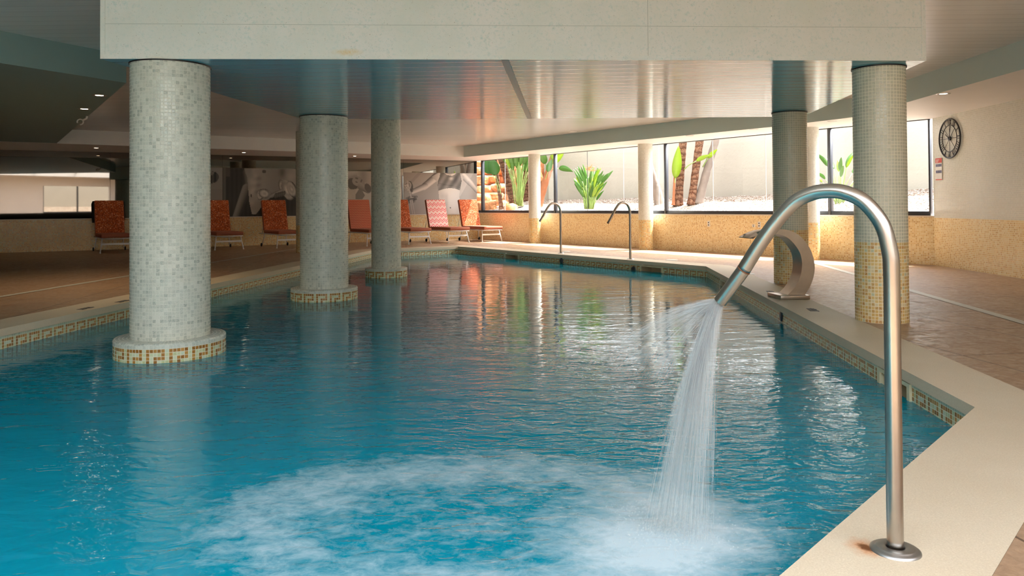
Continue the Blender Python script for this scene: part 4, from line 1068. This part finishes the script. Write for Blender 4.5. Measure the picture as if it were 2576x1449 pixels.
# ------------------------------------------------------------------ fittings
for ed, px_, w, lab in SKIM:
    pa, pb = POOL_IN[ed], POOL_IN[(ed+1) % n_pool]; x_, y_ = on_edge(pa, pb, px_)
    root = tag(empty('pool_skimmer', (x_, y_, -.075), math.atan2(pa[1]-pb[1], pa[0]-pb[0])), lab, 'skimmer', 'skimmer openings in the pool wall')
    g = MB(); h0, h1 = -.215, .004      # local +y looks into the pool
    for x0, x1, z0, z1 in ((-w/2, w/2, h1-.024, h1), (-w/2, w/2, h0, h0+.024), (-w/2, -w/2+.04, h0+.024, h1-.024), (w/2-.04, w/2, h0+.024, h1-.024)): g.box(x0, x1, -.012, .014, z0, z1)
    g.build('frame', MAT['cream_plastic'], root)
    g = MB(); g.box(-w/2+.02, w/2-.02, -.26, -.25, h0, h1); g.box(-w/2+.02, -w/2+.035, -.25, -.012, h0, h1); g.box(w/2-.035, w/2-.02, -.25, -.012, h0, h1); g.box(-w/2+.02, w/2-.02, -.25, -.012, h0-.01, h0); g.box(-w/2+.02, w/2-.02, -.25, -.012, h1-.02, h1-.012)
    g.build('throat', MAT['beige_plastic'], root)
pC, pD, pE = POOL_IN[2], POOL_IN[3], POOL_IN[4]
def inlet(px, py, a, b, lab):
    x_, y_ = on_edge(a, b, px); e_ = (Vector(b)-Vector(a)).normalized()
    z_ = onplane(px, py, (x_, y_, 0), (e_.y, -e_.x, 0)).z
    g = MB(); X = Matrix.Rotation(-PI/2, 4, 'X')
    g.lathe([(.0, .012), (.03, .014), (.055, .008), (.062, -.01)], 24, X=Matrix.Rotation(math.atan2(e_.y, e_.x), 4, 'Z') @ Matrix.Rotation(-PI/2, 4, 'X'), smooth=True)
    o = g.build('pool_inlet', MAT['black_frame']); o.location = (x_, y_, z_); return tag(o, lab, 'inlet', 'round inlets in the pool wall')
inlet(1411, 656, pD, pC, 'black round inlet below the small pipe nearer the loungers')
inlet(1592, 678, pD, pC, 'black round inlet below the small pipe nearer the blade')
inlet(1962, 792, pE, pD, 'dark inlet in the right pool wall behind the spray')
# lids and worn depth marks on the coping
def lid(px, py, lab, r=.11):
    q = atz(px, py, 0); g = MB(); g.lathe([(0, .006), (r*.92, .006), (r, .004), (r*1.04, .0)], 32, smooth=False); o = g.build('deck_lid', MAT['strip']); o.location = (q.x, q.y, .001); return tag(o, lab, 'lid', 'round lids in the deck')
lid(1878, 689, 'pale round lid in the coping behind the nozzle'); lid(1422, 633, 'pale round lid in the far coping beside the small pipe'); lid(1690, 654, 'pale round lid in the coping over the far skimmer')
def mark(px, py, ang, lab):
    q = atz(px, py, 0); root = tag(empty('depth_mark', (q.x, q.y, .0015), ang), lab, 'depth mark', 'worn black depth marks on the coping')
    for i in range(4):
        g = MB(); g.box(-.09+.05*i, -.055+.05*i, -.035, .035, 0, .0012); g.box(-.105+.05*i, -.04+.05*i, -.045+.03*(i % 2), -.030+.03*(i % 2), 0, .0013); g.build('stroke', MAT['ink'], root)
mark(2043, 780, math.radians(80), 'worn dark depth mark on the coping before the right column'); mark(1938, 735, math.radians(80), 'worn dark depth mark on the coping left of the blade plate')
mark(308, 758, math.radians(85), 'dark depth mark on the left coping beside the nearest column'); mark(215, 776, math.radians(85), 'dark depth mark on the left coping farthest left')
# wall clock, notice and rope on the right wall
CX = 6.68
def wr(px, py): return onplane(px, py, (RC[0], RC[1], 0), (RC[1]-9.0, -(RC[0]-6.62), 0))
c_ = wr(2392, 345); z_c = 2.03; ca_ = math.atan2(RC[1]-9.0, RC[0]-6.62)
root = tag(empty('wall_clock', (c_.x, c_.y, 1.98), ca_), 'round openwork black iron clock with roman numerals on the pale mosaic wall', 'clock')
CR = .30; X0 = Matrix.Rotation(PI/2, 4, 'X')     # local x along wall, z up, +y towards room
def ringt(mb, r, rad): mb.tube([(r*math.cos(a*PI/32), .02, r*math.sin(a*PI/32)) for a in range(65)], rad, 8, caps=False)
g = MB(); ringt(g, CR, .012); g.build('outer_rim', MAT['iron'], root)
g = MB(); ringt(g, CR*.68, .006); g.build('inner_rim', MAT['iron'], root)
NUM = ['XII', 'I', 'II', 'III', 'IIII', 'V', 'VI', 'VII', 'VIII', 'IX', 'X', 'XI']
for h_ in range(12):
    a_ = PI/2-h_*PI/6; g = MB(); T = NUM[h_]; wtot = .035*len(T)
    R3 = Matrix.Rotation(-(a_-PI/2), 4, 'Y') @ Matrix.Translation((0, .02, CR*.84))
    for i, ch in enumerate(T):
        x_ = -wtot/2+.035*(i+.5); hh = .043
        segs = {'I': [((x_, -hh), (x_, hh))], 'V': [((x_-.014, hh), (x_, -hh)), ((x_+.014, hh), (x_, -hh))], 'X': [((x_-.014, hh), (x_+.014, -hh)), ((x_+.014, hh), (x_-.014, -hh))]}[ch]
        for (xa, za), (xb, zb) in segs: g.tube([R3 @ Vector((xa, 0, za)), R3 @ Vector((xb, 0, zb))], .0045, 6)
    g.build('numeral', MAT['iron'], root)
g = MB(); g.tube([(0, .03, 0), (.10, .03, .07)], .006, 6); g.build('hour_hand', MAT['iron'], root)
g = MB(); g.tube([(0, .03, 0), (-.05, .03, .19)], .005, 6); g.build('minute_hand', MAT['iron'], root)
g = MB()
for a_ in range(4): g.tube([(CR*.68*math.cos(a_*PI/4), .02, CR*.68*math.sin(a_*PI/4)), (-CR*.68*math.cos(a_*PI/4), .02, -CR*.68*math.sin(a_*PI/4))], .0035, 6)
g.build('spokes', MAT['iron'], root)
g = MB(); g.lathe([(0, .03), (.03, .03), (.03, .005)], 20, X=Matrix.Rotation(-PI/2, 4, 'X')); g.build('hub', MAT['iron'], root)
a = wr(2355, 398); b = wr(2373, 398); zt = 1.70; zb_ = 1.355; wdt = (b-a).length*.0+.19
root = tag(empty('pool_notice', (a.x, a.y, 0), math.atan2(b.y-a.y, b.x-a.x)), 'white pool rules notice with a red header and rows of small blue pictograms', 'sign')
g = MB(); g.box(0, wdt, -.012, -.004, zb_, zt); g.build('board', MAT['sign_white'], root)
g = MB(); g.box(0, wdt, -.0135, -.0115, zt-.075, zt); rh_ = g.build('red_header', MAT['red'], root)
g = MB(); g.box(0, wdt, -.0135, -.0115, zb_, zb_+.014); g.build('red_footer', MAT['red'], root)
for r_, zz in ((0, zt-.135), (1, zt-.235)):
    for k in range(4): g = MB(); g.box(.012+.044*k, .046+.044*k, -.0135, -.0115, zz, zz+.042); g.build('pictogram', MAT['sign_blue'], root)
g = MB()
for k in range(3): g.box(.02, .02+.10-.02*k, -.0145, -.013, zt-.028-.018*k, zt-.021-.018*k)
g.build('header_lines', MAT['sign_white'], rh_)
for px, py, lab in ((1783, 563, 'white socket on the gold wall under the leaning trunks'), (1896, 568, 'round white socket on the gold wall left of the column'), (1910, 565, 'tall white double socket beside the round one on the gold wall')):
    q = onplane(px, py, (CORN[0]-nrm_ww.x*.006, CORN[1]-nrm_ww.y*.006, 0), (nrm_ww.x, nrm_ww.y, 0)); g = MB(); hh = .06 if py == 565 or py == 563 else .03
    g.box(-.03, .03, -.008, .006, -hh, hh); g.box(-.012, .012, -.010, -.008, -hh*.6, -hh*.2, 1); g.box(-.012, .012, -.010, -.008, hh*.2, hh*.6, 1)
    o = g.build('wall_socket', [MAT['white_plastic'], MAT['ink']]); o.location = q; o.rotation_euler = (0, 0, ANG); tag(o, lab, 'socket', 'sockets on the gold wall')
q = onplane(1158, 380, (-1.33, 20.95, 0), (.79, .61, 0)); g = MB(); g.box(-.07, .07, -.03, 0, -.09, .09); g.box(-.05, .05, -.034, -.03, -.07, .07); o = g.build('alarm_box', MAT['beige_plastic']); o.location = (q.x, q.y-.0, q.z); o.rotation_euler = (0, 0, ANG); bevel(o, .008); tag(o, 'small beige box at the corner end of the window side ceiling band', 'alarm')
q = atz(219, 292, 2.35); root = tag(empty('ceiling_hook_lamp', (q.x, q.y, 2.35)), 'small white swivel spot hanging from the left lowered ceiling', 'spotlight')
g = MB(); g.tube([(0, 0, 0), (-.01, 0, -.035), (-.06, 0, -.06)], .014, 10); g.build('arm', MAT['white_plastic'], root)
g = MB(); g.tube([(-.10+.045*math.cos(a_), 0, -.085+.04*math.sin(a_)) for a_ in [k*PI/8 for k in range(-4, 10)]], .010, 8); g.build('ring', MAT['white_plastic'], root)

# ceiling downlights: fitting with a glowing lamp and its real light
def downlight(x, y, z, lab, on=True, power=14, grp='recessed downlights'):
    root = tag(empty('downlight', (x, y, z)), lab, 'downlight', grp)
    g = MB(); g.lathe([(.045, .0), (.075, -.006), (.085, .0)], 28, smooth=True); tr_ = g.build('trim_ring', MAT['steel_flange'], root)
    g = MB(); g.lathe([(0, -.001), (.045, -.001)], 24); g.build('lamp', MAT['lamp'] if on else MAT['white_plastic'], tr_)
    if on:
        l_ = light('downlight_glow', 'SPOT', (0, 0, -.02), power, (1, .72, .42), spot_size=math.radians(120), spot_blend=.7, shadow_soft_size=.045); l_.parent = root
DL = [((250, 240), 'lit downlight nearest the slab corner in the left lowered ceiling'), ((212, 274), 'lit downlight farther left in the left lowered ceiling')]
for (px, py), lab in DL:
    q = atz(px, py, 2.35); downlight(q.x, q.y, 2.35, lab, True, 22)
for (px, py), lab in (((1440, 331), 'unlit downlight over the first window bay'), ((1897, 325), 'unlit downlight over the window bay left of the deck columns'), ((1735, 341), 'unlit downlight over the palm trunks'), ((2094, 304), 'unlit downlight between the two deck columns')):
    q = atz(px, py, 2.35)
    if ww(q.x)-q.y < .3: pass
    downlight(q.x, q.y, 2.35, lab, False)
q = atz(2373, 236, 2.35); downlight(q.x, q.y, 2.35, 'lit warm downlight at the right end of the window side ceiling band', True, 12)
for x, y, lab in ((-6.6, 17.7+.9, 'added lit downlight over the lounger right of the nearest column'), (-9.3, 16.9, 'added lit downlight over the farthest left lounger'), (-4.2, 20.2, 'added lit downlight over the dotted lounger')):
    downlight(x, y, 2.35, lab, True, 3)  # extra weak lamps, added to brighten the lounger side

# ------------------------------------------------------------------ spray from the foreground pipe
d2 = Vector((math.cos(A1), math.sin(A1), 0)); lat = Vector((-d2.y, d2.x, 0)); N0 = Vector((1.095, 2.187, 0))+d2*.540+Vector((0, 0, .671))
ax_ = (d2*.086+Vector((0, 0, -.112))).normalized()
rnd = random.Random(11); m = MB(); perp = lat.cross(ax_).normalized()
for k in range(8500):
    r_ = .019*math.sqrt(rnd.random()); a_ = rnd.random()*2*PI; st = N0+lat*r_*math.cos(a_)+perp*r_*math.sin(a_)
    q_ = rnd.random(); side_ = -math.cos(a_)*.0
    if q_ < .68:      # main stream, slow drops fall steeply, fast ones carry farther out
        sp = rnd.uniform(.15, 1.25); v0 = ax_*sp+lat*rnd.gauss(0, .03+.04*sp)+d2*abs(rnd.gauss(0, .08)); t0_ = .44*rnd.random()**1.5; T_ = rnd.uniform(.04, .10)
    else:             # wide fan that thins out quickly
        fan = rnd.random(); v0 = ax_*(1.3-.5*fan)+d2*(.5+1.7*fan)+lat*rnd.gauss(0, .12+.2*fan)+Vector((0, 0, .25*fan)); t0_ = .15*rnd.random()**1.4; T_ = rnd.uniform(.015, .035)
    rad = rnd.uniform(.0007, .0017)
    P = []
    for i in range(4):
        tt = t0_+T_*i/3; p_ = st+v0*tt+Vector((0, 0, -4.9*tt*tt))
        if p_.z < WZ: break
        P.append(p_)
    if len(P) > 2: m.tube(P, [rad*.5]+[rad]*(len(P)-2)+[rad*.4], 4, caps=False)
tag(m.build('water_spray', MAT['spray']), 'white fan of spray falling from the foreground pipe nozzle', 'water spray', kind='stuff')
m = MB(); rnd = random.Random(5)
for k in range(1500):
    a_ = rnd.random()*2*PI; r_ = abs(rnd.gauss(0, .17)); x_ = .56+r_*math.cos(a_)*1.1; y_ = 2.72+r_*math.sin(a_)*1.2; z_ = WZ+abs(rnd.gauss(0, .035))*math.exp(-r_*3); s_ = rnd.uniform(.0012, .0042)
    m.add([(x_+s_, y_, z_), (x_-s_, y_, z_), (x_, y_+s_, z_), (x_, y_-s_, z_), (x_, y_, z_+s_), (x_, y_, z_-s_)], [(0, 2, 4), (2, 1, 4), (1, 3, 4), (3, 0, 4), (2, 0, 5), (1, 2, 5), (3, 1, 5), (0, 3, 5)], smooth=True)
tag(m.build('splash_droplets', MAT['spray']), 'white splash droplets where the spray hits the pool', 'splash', kind='stuff')
